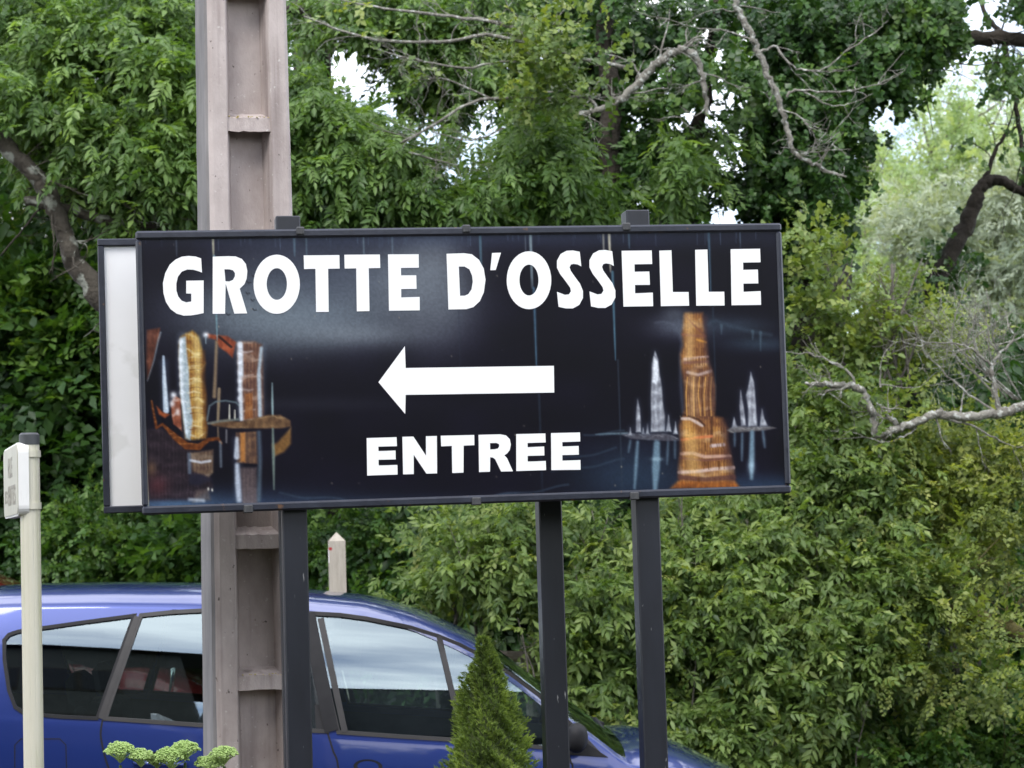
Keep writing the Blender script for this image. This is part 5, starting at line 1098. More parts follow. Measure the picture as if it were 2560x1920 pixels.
# twiggy small-leaved tree in front of it
t = tree_root('alder_tree', 1500, 13.6, 'small-leaved tree with long pale lichened twigs and round leaves above the sign', 'tree')
branch([(1590, 2000), (1580, 1300), (1560, 700), (1520, 400), (1535, 250), (1510, 100), (1530, -60)], [.11, .10, .085, .075, .07, .06, .05], 14.7, 'trunk', MT['darkbark'], t, 4, .4)
for pts, r in (([(1560, 170), (1400, 130), (1250, 60), (1100, 40), (960, 20), (850, 0)], [.018, .016, .014, .012, .009, .005]), ([(1460, 150), (1250, 92), (1100, 105), (980, 104), (880, 85), (760, 40)], [.014, .014, .013, .012, .010, .006]), ([(1450, 170), (1280, 155), (1160, 168), (1040, 150), (930, 120)], [.010, .010, .009, .007, .004]),
               ([(1500, 240), (1380, 245), (1200, 250), (1090, 310), (980, 370), (890, 440)], [.018, .016, .013, .011, .009, .005]), ([(1240, 250), (1120, 200), (1040, 200)], [.008, .006, .003]), ([(1260, 320), (1180, 350), (1080, 330)], [.006, .005, .003]), ([(1020, 380), (1090, 400), (1150, 415)], [.007, .006, .004])):
    branch(pts, r, 13.3, 'branch', MT['palebranch'], t, 7, .28, sides=7)
foliage([(1340, 120, 80, 55, 13.2, .3, 130, .05), (1420, 70, 70, 50, 13.3, .3, 90, -.05), (1290, 220, 50, 40, 13.2, .25, 60, .05), (1390, 190, 60, 50, 13.1, .3, 110, .08), (870, 60, 30, 40, 13.3, .15, 34, .12), (1000, 210, 40, 30, 13.3, .2, 26, 0), (1480, 160, 50, 50, 13.2, .3, 36)], 'round', LEAF['round'], t, droop=-.1, face=.3, jit=.8, keep=60)
# ivy-clad trees
t = tree_root('ivy_tree', 1560, 15.2, 'brown trunk wrapped in dark ivy with an arched pale lichened bough', 'tree')
stem(t, 1505, -60, 15.4, .20, .13, .05, 'darkbark', 'trunk')
branch([(1360, 276), (1440, 284), (1500, 275), (1560, 240), (1620, 180), (1670, 140), (1712, 124), (1745, 155), (1760, 220), (1768, 290)], [.012, .020, .026, .030, .032, .032, .030, .026, .022, .016], 13.9, 'branch', MT['palebranch'], t, 9, .30, n=7,
       extra=[([(1500, 278), (1470, 245), (1420, 225), (1360, 232), (1290, 262)], .014), ([(1600, 190), (1570, 150), (1490, 135)], .010), ([(1570, 235), (1660, 220), (1680, 205)], .008), ([(1560, 240), (1600, 250)], .006)])
branch([(1700, 700), (1720, 400), (1760, 250), (1800, -30)], [.07, .06, .05, .045], 15.0, 'branch', MT['darkbark'], t, 4, .4)
foliage([(1500, 60, 130, 110, 15.0, .4, 420, -.12), (1440, 250, 90, 90, 15.0, .35, 160, -.05), (1590, 350, 130, 120, 15.0, .4, 420, -.02), (1680, 220, 60, 90, 14.7, .3, 160, .06), (1800, 200, 45, 130, 14.4, .25, 260, .12), (1640, 500, 160, 80, 15.0, .4, 420, -.05), (1480, 430, 90, 80, 15.1, .35, 190, 0), (1790, 430, 80, 130, 14.8, .35, 170, .02), (1720, 60, 110, 60, 15.2, .4, 170, -.05), (1760, 330, 60, 130, 15.3, .3, 150, .0), (1760, 500, 70, 80, 15.3, .3, 110, .0), (1860, 200, 60, 140, 15.4, .3, 120, -.05), (1850, 430, 60, 120, 15.4, .3, 120, -.05), (1560, 540, 200, 40, 14.8, .4, 260, -.08)],
        'ivy', LEAF['ivy'], t, 'ivy', droop=.5, face=.6, jit=.6, upv=(0, -1, .5))
foliage([(1720, 420, 70, 130, 14.3, .3, 150, .05), (1690, 480, 50, 60, 14.2, .25, 60, .1)], 'ash', LEAF['ash'], t, 'climber', droop=.5)
t = tree_root('ivy_tree', 2040, 15.0, 'broad tree smothered in a dark hanging mass of ivy, right of the sign top', 'tree')
branch([(2060, 2200), (2060, 1200), (2050, 700), (2060, 400), (2090, 150), (2110, -80)], [.24, .22, .20, .18, .16, .14], 15.2, 'trunk', MT['darkbark'], t, 0)
branch([(2060, 260), (2180, 190), (2300, 130), (2400, 100), (2500, 95), (2620, 110)], [.09, .08, .065, .055, .05, .05], 15.0, 'branch', MT['darkbark'], t, 8, .6)
branch([(1830, -20), (1850, 30), (1880, 90), (1895, 130), (1920, 190), (1945, 240), (1962, 300), (1975, 355), (1990, 388), (2040, 412), (2080, 432), (2115, 442)], [.022, .024, .026, .025, .024, .023, .021, .019, .018, .015, .012, .008], 13.7, 'branch', MT['palebranch'], t, 6, .3, n=6,
       extra=[([(1965, 240), (1985, 228), (2060, 228), (2140, 225), (2210, 205), (2255, 178)], .012), ([(1900, 130), (1940, 118), (1965, 150), (2000, 175), (2060, 170), (2110, 130), (2150, 90)], .012), ([(2010, 230), (2070, 262), (2120, 260), (2180, 235)], .008), ([(1895, 110), (1830, 80), (1750, 70), (1650, 45)], .009), ([(2000, 172), (2060, 180), (2140, 178)], .006), ([(2110, 130), (2190, 80), (2220, 50)], .007), ([(1840, 30), (1780, 25), (1700, 60)], .006), ([(2010, 390), (2040, 370), (2060, 340)], .005)])
foliage([(2020, 100, 160, 120, 15.0, .5, 700, -.12), (2180, 70, 150, 110, 15.1, .5, 560, 0), (2000, 300, 130, 120, 14.8, .45, 700, -.06), (1990, 450, 110, 110, 14.7, .4, 700, -.04), (2010, 540, 90, 70, 14.7, .4, 460, -.1), (2130, 210, 120, 80, 15.0, .4, 420, -.04), (1900, 330, 60, 120, 15.0, .4, 130, -.08), (1880, 80, 90, 80, 15.3, .4, 130, -.05), (2320, 60, 110, 60, 15.0, .4, 280, .05), (2420, 50, 80, 30, 15.0, .35, 70, .05), (2545, 40, 50, 50, 15.0, .3, 80, .0), (2080, 360, 50, 70, 14.8, .3, 140, .02), (2520, 150, 40, 40, 15.0, .3, 30, .1), (2070, 20, 200, 60, 15.2, .5, 300, .0), (1880, 520, 90, 90, 15.0, .4, 160, -.1)],
        'ivy', LEAF['ivy'], t, 'ivy', droop=.7, face=.6, jit=.6, upv=(0, -1, .4))
# dark leaning tree at the right edge
t = tree_root('crooked_tree', 2330, 15.6, 'dark bare crooked tree leaning right with ivy at the foot of its trunk', 'tree')
branch([(2260, 1300), (2290, 900), (2320, 760), (2370, 650), (2410, 570), (2440, 500), (2465, 458), (2500, 452), (2540, 470), (2620, 500)], [.11, .10, .075, .065, .058, .052, .045, .040, .036, .03], 15.8, 'trunk', MT['darkbark'], t, 0, n=6)
branch([(2455, 470), (2480, 400), (2510, 345), (2545, 315)], [.026, .020, .014, .010], 15.8, 'branch', MT['darkbark'], t, 3, .4)
branch([(2430, -40), (2470, 40), (2505, 100), (2525, 180), (2545, 290), (2556, 380), (2560, 470)], [.016, .022, .026, .026, .022, .020, .016], 15.6, 'branch', MT['darkbark'], t, 5, .5)
foliage([(2380, 690, 34, 40, 15.9, .1, 50, -.05), (2335, 760, 40, 30, 15.8, .15, 60, 0), (2510, 210, 40, 50, 15.5, .25, 30, .15), (2540, 320, 30, 50, 15.5, .2, 14, .15)], 'ivy', LEAF['ivy'], t, 'ivy', upv=(0, -1, .4))
# silver willow and far trees, haze put into their paler leaf colours
t = tree_root('willow_tree', 2450, 24, 'silvery grey-green willow behind the crooked dark tree', 'tree')
stem(t, 2450, 700, 24.3, .22, .12)
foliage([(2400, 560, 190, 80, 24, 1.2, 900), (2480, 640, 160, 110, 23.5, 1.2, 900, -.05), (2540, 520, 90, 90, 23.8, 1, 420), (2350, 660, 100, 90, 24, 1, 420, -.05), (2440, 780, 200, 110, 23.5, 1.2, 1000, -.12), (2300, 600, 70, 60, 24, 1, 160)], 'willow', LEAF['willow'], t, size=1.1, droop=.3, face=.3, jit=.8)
for (px, lab, cl) in ((2360, 'pale green tree far behind with light sky showing through its crown', [(2350, 350, 90, 40, 34, 1.5, 330), (2250, 420, 120, 40, 34, 1.5, 300, -.1), (2440, 400, 110, 40, 34, 1.4, 360), (2350, 455, 170, 40, 33, 1.5, 460, -.05), (2270, 200, 60, 50, 33, 1.2, 170, -.1), (2400, 300, 90, 30, 34, 1.2, 180), (2480, 330, 80, 40, 33, 1.2, 200, .05), (2200, 490, 120, 50, 33, 1.4, 360, -.15)]),
                      (2160, 'loose light green tree far behind, between the ivy mass and the willow', [(2170, 560, 110, 60, 30, 1.3, 330), (2100, 620, 80, 60, 30, 1.2, 170), (2240, 640, 110, 80, 30, 1.2, 400, -.05), (2160, 730, 160, 60, 29, 1.2, 560, -.1), (2060, 700, 80, 50, 29, 1.2, 220, -.1), (2300, 250, 40, 40, 30, .8, 40), (2150, 380, 60, 40, 31, 1, 70, -.1)]),
                      (2530, 'feathery pale tree far behind at the foot of the hanging ivy branch', [(2540, 230, 70, 60, 36, 1.5, 220), (2500, 300, 90, 40, 36, 1.4, 220, -.1), (2420, 200, 70, 40, 37, 1.4, 130), (2560, 420, 60, 60, 35, 1.2, 160)])):
    t = tree_root('far_tree', px, cl[0][4], lab, 'tree', 'pale trees far behind'); stem(t, px, 480, cl[0][4] + .4, .16, .06)
    for q in range(4): branch([(px, 620), (px + rng.uniform(-60, 60), 500), (px + rng.uniform(-150, 150), 380), (px + rng.uniform(-190, 190), 250)], [.07, .05, .03, .015], cl[0][4], 'branch', MT['twig'], t, 6, 1.0, sides=6)
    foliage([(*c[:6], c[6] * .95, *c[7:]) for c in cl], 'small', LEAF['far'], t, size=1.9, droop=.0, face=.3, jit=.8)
# light green saplings right of the sign
for (px, lab, cl) in ((2080, 'young light green sapling beside the right edge of the black sign', [(2060, 640, 70, 70, 13.8, .3, 110), (2030, 740, 60, 80, 13.6, .3, 130, -.05), (2140, 730, 70, 70, 13.8, .3, 110, .03), (2050, 850, 70, 90, 13.6, .3, 170, -.1), (2130, 850, 90, 60, 13.6, .3, 150), (2000, 620, 26, 60, 13.6, .15, 30)]),
                      (2240, 'bushy yellow-green sapling under the crooked dark tree', [(2230, 680, 50, 110, 14.0, .25, 120, -.05), (2230, 830, 80, 70, 13.9, .3, 170, .1), (2330, 880, 90, 40, 13.8, .3, 130, .25), (2180, 900, 110, 60, 13.8, .3, 180), (2420, 880, 80, 50, 14, .3, 90, .1)])):
    t = tree_root('sapling', px, 13.8, lab, 'sapling'); stem(t, px, 660, 13.9, .025, .008, .05, 'twig')
    for q in range(5): branch([(px + rng.uniform(-40, 40), 980), (px + rng.uniform(-60, 60), 820), (px + rng.uniform(-70, 70), 680 + rng.uniform(-40, 40))], [.010, .008, .003], 13.7, 'branch', MT['twig'], t, 4, .3, sides=5)
    foliage([(*c[:6], c[6] * .7, *c[7:]) for c in cl], 'round' if px < 2200 else 'small', LEAF['round'], t, size=1.05, droop=-.15, face=.3, jit=.8, tint=(.3, .9), keep=40)
# dead lichened boughs
t = tree_root('dead_tree', 2680, 13.0, 'fallen dead bough with white lichen and forked bare twigs right of the sign', 'dead tree')
branch([(2720, 2100), (2700, 1500), (2690, 1100), (2620, 1010), (2560, 1015), (2490, 1036), (2400, 1040), (2340, 1035), (2280, 1060), (2230, 1075), (2192, 1085), (2185, 1050), (2165, 990), (2140, 968), (2090, 962), (2040, 962), (2012, 957)], [.09, .07, .05, .034, .030, .028, .025, .026, .024, .022, .020, .019, .021, .022, .018, .014, .008], 12.9, 'trunk', MT['palebranch'], t, 6, .28, n=6,
       extra=[([(2498, 1032), (2485, 960), (2482, 915), (2500, 885), (2535, 850), (2522, 815)], .020), ([(2482, 915), (2450, 890), (2410, 862), (2350, 858), (2290, 853)], .013), ([(2500, 885), (2478, 860), (2470, 815), (2465, 780)], .009), ([(2490, 1030), (2420, 985), (2360, 930), (2310, 875), (2280, 800)], .010), ([(2370, 1050), (2430, 1065), (2500, 1100), (2570, 1130)], .012), ([(2440, 1070), (2450, 1120), (2462, 1165)], .006),
              ([(2290, 1070), (2250, 1095), (2200, 1105), (2130, 1080), (2060, 1078)], .009), ([(2140, 968), (2120, 930), (2070, 900), (2010, 885), (1960, 880)], .012), ([(2110, 965), (2060, 985), (2045, 985)], .012), ([(2200, 970), (2202, 910), (2215, 870)], .007), ([(2200, 960), (2290, 970), (2330, 940)], .005), ([(2240, 1065), (2220, 1035), (2190, 1010)], .022), ([(2400, 1038), (2410, 990), (2440, 960)], .008), ([(2080, 960), (2070, 930), (2060, 915)], .006), ([(2490, 960), (2440, 870), (2420, 800)], .006)])
for q in range(7): branch([(2520 + rng.uniform(-60, 40), 1000), (2480 + rng.uniform(-120, 70), 880), (2450 + rng.uniform(-160, 100), 760 + rng.uniform(-60, 60))], [.008, .006, .002], 13.2, 'branch', MT['palebranch'], t, 5, .4, sides=5)
t = tree_root('mossy_tree', 2700, 12.7, 'leaning mossy brown trunk low in the bushes, left end among leaves', 'dead tree')
branch([(2760, 2000), (2700, 1660), (2620, 1620), (2540, 1582), (2480, 1560), (2420, 1530), (2370, 1520)], [.10, .08, .055, .050, .046, .040, .02], 12.6, 'trunk', MT['moss'], t, 4, .25, extra=[([(2520, 1570), (2540, 1520), (2560, 1490)], .018), ([(2520, 1545), (2512, 1500), (2505, 1480)], .012), ([(2370, 1480), (2430, 1420), (2500, 1340)], .014), ([(2450, 1580), (2500, 1650), (2530, 1690)], .006), ([(2522, 1600), (2515, 1750), (2505, 1930)], .006)])

# ------------------------------------------------------------------ shrubs
G = 'bushes along the edge of the wood'
SHR = [  # px, depth, label, kind, material, clumps
    (1150, 12.7, 'elder bush reaching over the log fence behind the windscreen, sparse long leaflets', 'elder', 'elder', [(1140, 1330, 90, 60, 12.8, .3, 90, .1), (1220, 1400, 110, 60, 12.5, .3, 130, .12), (1110, 1450, 70, 60, 12.8, .3, 90, .05), (1260, 1310, 80, 50, 12.7, .3, 90, .08), (1310, 1450, 70, 70, 12.6, .3, 90, .1), (1060, 1500, 60, 30, 12.9, .25, 40), (1310, 1590, 40, 50, 12.4, .2, 30, .1)]),
    (1470, 12.6, 'elder bush between the two right sign posts, reddish stems and cut leaflets', 'elder', 'elder', [(1480, 1480, 110, 90, 12.6, .35, 220, .08), (1440, 1620, 90, 90, 12.6, .35, 190), (1530, 1640, 90, 80, 12.6, .35, 190, .05), (1520, 1780, 110, 80, 12.5, .35, 210, -.02), (1470, 1360, 60, 50, 12.9, .3, 60, .05), (1640, 1830, 100, 80, 12.5, .3, 170, -.03), (1420, 1780, 60, 60, 12.7, .3, 80, -.1)]),
    (1760, 12.7, 'dense green elder bush right of the right sign post', 'elder', 'elder', [(1740, 1440, 120, 80, 12.8, .35, 260, .05), (1800, 1340, 100, 60, 12.9, .35, 170, .02), (1720, 1570, 100, 90, 12.7, .35, 230), (1840, 1560, 110, 90, 12.7, .35, 260, .03), (1780, 1700, 110, 80, 12.6, .35, 230, -.02), (1760, 1860, 120, 70, 12.5, .35, 220, .02), (1700, 1300, 60, 40, 12.9, .3, 60, .1), (1880, 1430, 80, 70, 12.8, .3, 150)]),
    (2000, 12.8, 'mixed leafy bush below the right end of the black sign', 'elder', 'elder', [(1990, 1320, 110, 90, 13.0, .35, 260, -.05), (2060, 1450, 110, 90, 12.9, .35, 260, -.02), (1960, 1560, 100, 90, 12.8, .35, 240), (2060, 1640, 110, 90, 12.7, .35, 250), (1960, 1760, 100, 90, 12.6, .35, 230, .05), (1900, 1880, 110, 60, 12.5, .3, 180, .02), (2010, 1200, 90, 80, 13.1, .35, 190, -.02)]),
    (2170, 13.2, 'tall green thicket below the dead white bough', 'elder', 'elder', [(2090, 1090, 110, 70, 13.4, .35, 220, -.02), (2180, 1200, 120, 80, 13.3, .35, 260), (2160, 1330, 110, 90, 13.1, .35, 250, -.03), (2220, 1480, 110, 90, 12.9, .35, 250, -.05), (2150, 1600, 100, 80, 12.8, .3, 200, -.05), (2060, 1000, 90, 60, 13.4, .3, 150, -.1), (2180, 1740, 100, 80, 12.8, .35, 190, -.1), (2080, 1850, 110, 70, 12.7, .35, 190, -.1)]),
    (2400, 13.2, 'yellowing bush under the fork of the dead bough', 'small', 'yellow', [(2330, 1150, 120, 60, 13.3, .35, 260, .05), (2420, 1220, 130, 80, 13.2, .35, 330, .1), (2300, 1270, 110, 70, 13.2, .35, 260), (2500, 1180, 90, 70, 13.3, .35, 220, .1), (2520, 1320, 80, 90, 13.1, .35, 240), (2400, 1350, 110, 70, 13.2, .35, 260, -.05), (2450, 1120, 100, 50, 13.4, .3, 150, .0), (2260, 1100, 80, 50, 13.3, .3, 120, -.1)]),
    (2360, 12.8, 'pale olive bush in front of the mossy leaning trunk', 'small', 'yellow', [(2330, 1470, 110, 80, 12.9, .3, 230, -.18), (2320, 1620, 80, 70, 12.6, .3, 150, -.1), (2390, 1580, 60, 50, 12.4, .25, 80, .15), (2450, 1700, 80, 60, 12.5, .3, 110, -.15), (2300, 1760, 80, 70, 12.7, .3, 120, -.2), (2460, 1450, 100, 60, 13.0, .3, 140, -.15)]),
    (2500, 13.0, 'dark green bush under the mossy trunk at the edge of the wood', 'hedge', 'hedge', [(2500, 1780, 120, 90, 13.2, .4, 420, .1), (2380, 1850, 120, 80, 13.0, .4, 380, .05), (2520, 1900, 100, 60, 12.9, .35, 260, .15), (2250, 1880, 100, 60, 12.8, .35, 240, .1)]),
    (270, 16.6, 'rounded clipped-looking green bush behind the cream post', 'hedge', 'hedge', [(300, 1350, 170, 90, 16.6, .6, 900, .12), (230, 1400, 130, 90, 16.4, .5, 600, .05), (420, 1380, 120, 110, 16.6, .5, 500, .0), (330, 1290, 120, 50, 16.7, .5, 330, .2)]),
    (80, 17.6, 'tall shadowy hedge with bright leaf tips left of the white sign', 'broad', 'hedge', [(90, 800, 170, 100, 17.6, .6, 480, .22), (220, 900, 130, 120, 17.6, .6, 420, .1), (60, 980, 150, 110, 17.8, .6, 420, .0), (180, 1090, 140, 110, 17.8, .6, 360, -.1), (40, 1180, 120, 110, 17.8, .6, 300, -.1), (90, 700, 160, 60, 17.6, .6, 260, .25), (20, 1350, 90, 90, 17.6, .5, 240, -.1)]),
    (40, 19.0, 'pale leafy shrub glimpsed behind the leaning ash trunk', 'small', 'yellow', [(40, 500, 90, 60, 19, .5, 200, -.1), (60, 600, 140, 60, 19, .5, 260, -.15), (210, 540, 90, 40, 19, .5, 130, -.1), (0, 420, 60, 60, 19, .4, 90, -.1)]),
    (560, 16.0, 'dark bush behind the foot of the concrete pole', 'broad', 'hedge', [(560, 1350, 150, 110, 16.2, .6, 380, 0), (700, 1400, 120, 100, 15.8, .5, 320, .05), (480, 1420, 100, 70, 16.0, .5, 200, .05)]),
    (880, 15.2, 'shaded bush behind the pointed timber post', 'hedge', 'hedge', [(860, 1330, 130, 80, 15.2, .5, 420, .1), (930, 1420, 130, 80, 15.0, .5, 420, 0), (1000, 1300, 110, 60, 15.0, .5, 300, .15), (800, 1430, 80, 60, 15.2, .4, 220, .0), (980, 1560, 120, 90, 14.6, .5, 360, -.1)]),
]
for (px, d, lab, kind, mt, cl) in SHR:
    t = tree_root('bush', px, d, lab, 'bush', G)
    for q in range(4): stem(t, px + rng.uniform(-70, 70), cl[0][1] + rng.uniform(-20, 60), d + .25, .018, .007, rng.uniform(-.1, .1), 'twig')
    if kind == 'elder':
        foliage([(c[0] + rng.uniform(-40, 40), c[1] + rng.uniform(-30, 30), c[2], c[3], c[4] - .05, c[5], c[6] * .22, .1) for c in cl], 'small', LEAF['yellow'], t, 'climber', size=1.0, droop=.2, face=.3, jit=.9, tint=(.0, .6))
        for q in range(7):
            c = cl[int(rng.integers(0, len(cl)))]; x0 = c[0] + rng.uniform(-80, 80); y0 = c[1] + rng.uniform(-40, 60); branch([(x0, y0 + 110), (x0 + rng.uniform(-20, 20), y0 + 50), (x0 + rng.uniform(-40, 40), y0 - 50)], [.006, .005, .002], c[4] - c[5] * .75, 'branch', MT['twig'], t, 2, .16, n=4, sides=5)
    foliage(cl, kind, LEAF[mt], t, size=1.15 if kind == 'broad' else 1., droop=.15 if kind == 'elder' else .0, face=.45, jit=.65, keep=(170 if kind == 'elder' else 0), upv=(0, -.6, 1))
# dead sticks and thin stems tangled in the thicket
for k, (pts, r, d) in enumerate([([(1655, 1500), (1640, 1700), (1665, 1930)], [.005, .005, .006], 12.3), ([(1850, 1200), (1855, 1350), (1850, 1500)], [.010, .011, .012], 13.2), ([(1940, 1680), (1980, 1640), (2000, 1600)], [.008, .006, .004], 12.4), ([(2540, 1400), (2500, 1380), (2440, 1330)], [.01, .008, .004], 12.6)]):
    pass
# the shady wood behind: one uncountable leaf mass, its shade put into low tints
def wood(name, boxes, label):
    p_, t_, s_ = [], [], []
    for (x0, x1, y0, y1, d0, d1, n, tb, sz) in boxes:
        d = rng.uniform(d0, d1, n); px = rng.uniform(x0, x1, n); py = rng.uniform(y0, y1, n)
        q = CAM + d[:, None] * (FW + CR * ((px - 1280) / F)[:, None] + CU * ((960 - py) / F)[:, None]); p_.append(q); s_.append(sz * rng.uniform(.7, 1.3, n))
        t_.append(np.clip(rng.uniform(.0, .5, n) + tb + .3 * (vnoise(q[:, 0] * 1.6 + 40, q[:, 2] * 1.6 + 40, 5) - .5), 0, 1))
    p = np.concatenate(p_); ok = clear_sky(p); p = p[ok]; s_ = [np.concatenate(s_)[ok]]; t_ = [np.concatenate(t_)[ok]]; n = len(p)
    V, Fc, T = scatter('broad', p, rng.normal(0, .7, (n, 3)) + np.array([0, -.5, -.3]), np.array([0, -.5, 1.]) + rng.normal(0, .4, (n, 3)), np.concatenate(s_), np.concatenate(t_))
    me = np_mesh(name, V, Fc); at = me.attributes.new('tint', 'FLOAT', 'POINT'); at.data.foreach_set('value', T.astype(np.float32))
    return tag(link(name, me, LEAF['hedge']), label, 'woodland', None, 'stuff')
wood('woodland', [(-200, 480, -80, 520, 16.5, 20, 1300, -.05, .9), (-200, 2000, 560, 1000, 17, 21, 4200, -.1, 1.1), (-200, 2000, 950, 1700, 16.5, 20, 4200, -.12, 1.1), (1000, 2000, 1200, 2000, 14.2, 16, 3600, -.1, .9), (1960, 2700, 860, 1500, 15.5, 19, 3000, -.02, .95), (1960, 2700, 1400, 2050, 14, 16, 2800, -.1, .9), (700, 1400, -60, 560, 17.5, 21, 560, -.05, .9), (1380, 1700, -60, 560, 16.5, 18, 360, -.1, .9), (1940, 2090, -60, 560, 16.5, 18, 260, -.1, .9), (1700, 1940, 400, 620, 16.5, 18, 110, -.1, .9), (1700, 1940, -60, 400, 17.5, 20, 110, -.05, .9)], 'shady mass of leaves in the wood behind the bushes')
# the trees and the house across the road behind the viewer (they show as reflections in the car)
p = []
for k in range(18):
    x0 = -1 + k * 1.6 + rng.uniform(-.5, .5) if k < 12 else -14 - (k - 12) * 3; c = np.array([x0, rng.uniform(-15, -12.5), rng.uniform(2.4, 3.6)]); m = 260
    p.append(c + nrm(rng.normal(size=(m, 3))) * rng.uniform(.4, 1, (m, 1)) * np.array([2.4, 2.2, 2.8]))
p = np.concatenate(p); p = p[p[:, 2] > .3]; n = len(p)
V, Fc, T = scatter('broad', p, rng.normal(0, .7, (n, 3)), np.array([0, 0, 1.]) + rng.normal(0, .4, (n, 3)), rng.uniform(2.2, 3.6, n), rng.uniform(.1, .7, n))
me = np_mesh('opposite_wood', V, Fc); at = me.attributes.new('tint', 'FLOAT', 'POINT'); at.data.foreach_set('value', T.astype(np.float32)); tag(link('opposite_wood', me, LEAF['hedge']), 'row of leafy trees across the road, mirrored in the car', 'woodland', None, 'stuff')
MT['render'] = noise_mat('old_wall', (.045, .045, .04), (.07, .068, .06), 2, .95, .3); MT['tile'] = noise_mat('roof_tile', (.05, .03, .025), (.09, .05, .04), 6, .9, .3)
t = empty('house', (-6, -6.5, 0)); tag(t, 'tall old house across the road, mirrored in the rear windows of the blue car', 'house')
I3 = np.eye(3); MB().box((-6.2, -7, 5.5), I3, (4.9, 3.4, 5.5)).build('wall', MT['render'], t)
MB().add([(-11.5, -3.2, 11), (-.9, -3.2, 11), (-.9, -10.8, 11), (-11.5, -10.8, 11), (-11.3, -7, 13), (-1.1, -7, 13)], [(0, 1, 5, 4), (1, 2, 5), (2, 3, 4, 5), (3, 0, 4), (0, 1, 2, 3)]).build('roof', MT['tile'], t)
for wx in (-9.6, -7.2, -4.8, -2.6):
    for wz in (2.0, 5.4, 8.6):
        o = MB().box((wx, -3.58, wz), I3, (.55, .03, .8)).build('window', MT['darkbark'], t)
        for sx_ in (-.26, .26): MB().box((wx + sx_, -3.54, wz), I3, (.22, .012, .7)).build('pane', MT['blacktrim'], o)
MB().box((-6, -3.56, 1.05), I3, (.5, .04, 1.05)).build('door', MT['log'], t)
# ------------------------------------------------------------------ dwarf spruce and sedum in the bed
sp_top = P(1226, 1592, 7.15); sx0, sy0 = sp_top[0] - .02, sp_top[1]; sgz = float(bed_z(sx0, sy0)); sh_ = sp_top[2] - sgz
t = empty('dwarf_spruce', (sx0, sy0, sgz)); tag(t, 'small cone-shaped dwarf spruce in front of the blue car', 'conifer')
MB().tube([(sx0, sy0, sgz - .1), (sx0, sy0, sgz + sh_ * .9)], [.022, .005], 8).build('trunk', MT['darkbark'], t)
def spr_r(h): return np.interp(1 - h, [0, .083, .154, .24, .44, .9, 1], [.004, .026, .054, .078, .116, .17, .10])
n = 15000; h = 1 - rng.uniform(0, 1, n) ** .62; h = np.clip(h, 0, .995); a = rng.uniform(0, 2 * math.pi, n)
lump = 1 + .26 * np.sin(a * 5 + h * 23) * np.cos(h * 41 + a * 2) + .12 * np.sin(a * 11 + h * 70) + .10 * np.sin(a * 3 - h * 17)
rr = spr_r(h) * lump * rng.uniform(.72, 1.06, n)
tx = np.where(h > .9, .006 * np.sin(h * 30), 0)
pos = np.stack([sx0 + tx + rr * np.cos(a), sy0 + rr * np.sin(a), sgz + h * sh_], 1)
out = np.stack([np.cos(a), np.sin(a), np.full(n, .85)], 1) + rng.normal(0, .25, (n, 3)); out = nrm(out)
V = []; T = []
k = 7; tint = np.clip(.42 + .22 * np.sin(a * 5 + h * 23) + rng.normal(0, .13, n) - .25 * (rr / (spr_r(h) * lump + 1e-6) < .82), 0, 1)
base = np.cross(out, np.array([0, 0, 1.])); base = nrm(base); b2 = np.cross(out, base)
for j in range(k):
    an = 2 * math.pi * j / k + rng.uniform(-.3, .3, n); sp_ = rng.uniform(.35, .75, n); dirn = nrm(out + (np.cos(an) * sp_)[:, None] * base + (np.sin(an) * sp_)[:, None] * b2)
    ln = rng.uniform(.010, .018, n)[:, None]; off = pos + out * rng.uniform(0, .012, n)[:, None]; side_ = nrm(np.cross(dirn, out + 1e-3)) * .0018
    V.append(np.stack([off - side_, off + side_, off + dirn * ln], 1)); T.append(np.repeat(tint, 3))
V = np.concatenate([q.reshape(-1, 3) for q in V]); Fc = np.arange(len(V)).reshape(-1, 3)
me = np_mesh('foliage', V, Fc, False); at = me.attributes.new('tint', 'FLOAT', 'POINT'); at.data.foreach_set('value', np.concatenate(T).astype(np.float32))
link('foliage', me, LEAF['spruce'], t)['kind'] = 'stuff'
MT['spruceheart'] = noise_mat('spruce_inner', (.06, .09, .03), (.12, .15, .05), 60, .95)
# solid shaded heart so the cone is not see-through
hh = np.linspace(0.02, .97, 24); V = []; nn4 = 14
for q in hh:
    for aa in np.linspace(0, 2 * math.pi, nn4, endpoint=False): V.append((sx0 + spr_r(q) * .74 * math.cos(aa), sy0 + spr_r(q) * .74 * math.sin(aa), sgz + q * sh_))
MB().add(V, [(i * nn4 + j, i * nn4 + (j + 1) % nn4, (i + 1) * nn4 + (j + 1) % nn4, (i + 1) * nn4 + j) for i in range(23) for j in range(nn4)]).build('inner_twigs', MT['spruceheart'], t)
# bright new shoot beside the tip
s0 = P(1248, 1604, 7.15); sv, sf, st5 = [], [], []
mb = MB()
for q in range(26):
    c = s0 + rng.normal(0, .008, 3); dd_ = nrm(rng.normal(0, 1, 3) + np.array([0, 0, 1.2])); sd_ = nrm(np.cross(dd_, rng.normal(0, 1, 3))) * .002; mb.add([c - sd_, c + sd_, c + dd_ * .02], [(0, 1, 2)])
mb.build('new_shoot', LEAF['round'], t)

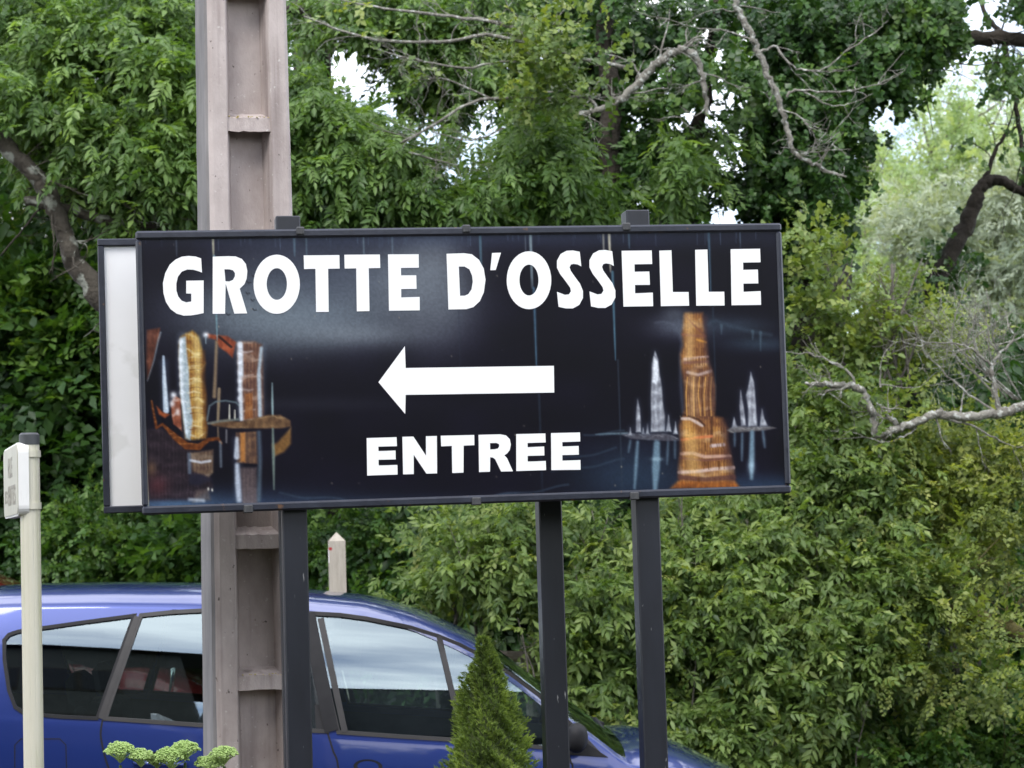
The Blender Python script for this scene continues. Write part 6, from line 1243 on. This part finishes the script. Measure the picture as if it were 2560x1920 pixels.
def octa(c, s): return c + s * np.array([[1, 0, 0], [-1, 0, 0], [0, 1, 0], [0, -1, 0], [0, 0, 1], [0, 0, -1.]])
OF = [(0, 2, 4), (2, 1, 4), (1, 3, 4), (3, 0, 4), (2, 0, 5), (1, 2, 5), (3, 1, 5), (0, 3, 5)]
for (grp, heads, lab) in (('a', [(300, 1872, 36), (352, 1888, 30)], 'flat-topped pale green sedum in bud left of the concrete pole, two rounded heads'),
                          ('b', [(428, 1886, 40), (462, 1868, 34), (392, 1898, 24)], 'pale green sedum in bud with three crowded heads beside the concrete pole'),
                          ('c', [(560, 1880, 32), (522, 1906, 34)], 'pale green sedum in bud overlapping the foot of the concrete pole')):
    dS = 6.25; c0 = P(np.mean([q[0] for q in heads]), 1960, dS); gz = float(bed_z(c0[0], c0[1])); t = empty('sedum', (c0[0], c0[1], gz)); tag(t, lab, 'flower', 'sedum clumps in the planting bed')
    for (px, py, r_) in heads:
        c = P(px, py, dS + rng.uniform(-.05, .05)); R = 1.02 * r_ / (F / dS); foot = np.array([c0[0] + (c[0] - c0[0]) * .5, c0[1], gz - .05])
        st = MB().tube([foot, (foot + c) / 2 + np.array([0, 0, -.02]), c - np.array([0, 0, R * 1.1])], [.005, .005, .0045], 7).build('stem', LEAF['round'], t, True)
        mb = MB(); tv = []
        for q in range(24):       # small domed clusters that make up the flat-topped head
            ang = q * 2.4; ph = .52 * math.pi * math.sqrt((q + .3) / 24); cc = c + R * .80 * np.array([math.sin(ph) * math.cos(ang), math.sin(ph) * math.sin(ang), .72 * math.cos(ph) - .35]) + rng.normal(0, .0015, 3); cr_ = R * .30
            mb.tube([c - np.array([0, 0, R * .95]), (c + cc) / 2 - np.array([0, 0, R * .45]), cc - np.array([0, 0, cr_ * .4])], .0014, 4, False)
            for b in range(46):
                dv = nrm(rng.normal(0, 1, 3)); dv[2] = abs(dv[2]) * 1.1 - .25; dv = nrm(dv); mb.add(octa(cc + dv * cr_ * rng.uniform(.75, 1.05) * np.array([1, 1, .72]), rng.uniform(.0019, .0029)), OF)
        hd_ = mb.build('flower_head', MT['umbel'], t, False, False); me = hd_.data; at = me.attributes.new('tint', 'FLOAT', 'POINT'); at.data.foreach_set('value', rng.uniform(.15, .85, len(me.vertices) // 6 + 1).repeat(6)[:len(me.vertices)].astype(np.float32))
        for q in range(6):
            h = rng.uniform(.25, .85); b = foot + (c - foot) * h - np.array([0, 0, .03]); v, f = leaflet(.055, .45, .1, .15); x_, y_, z_ = basis(np.array([[math.cos(q * 2.1), math.sin(q * 2.1), .3]]), np.array([[0, 0, 1.]]))
            MB().add(b + v[:, :1] * x_ + v[:, 1:2] * y_ + v[:, 2:] * z_, f.tolist()).build('leaf', LEAF['round'], st)
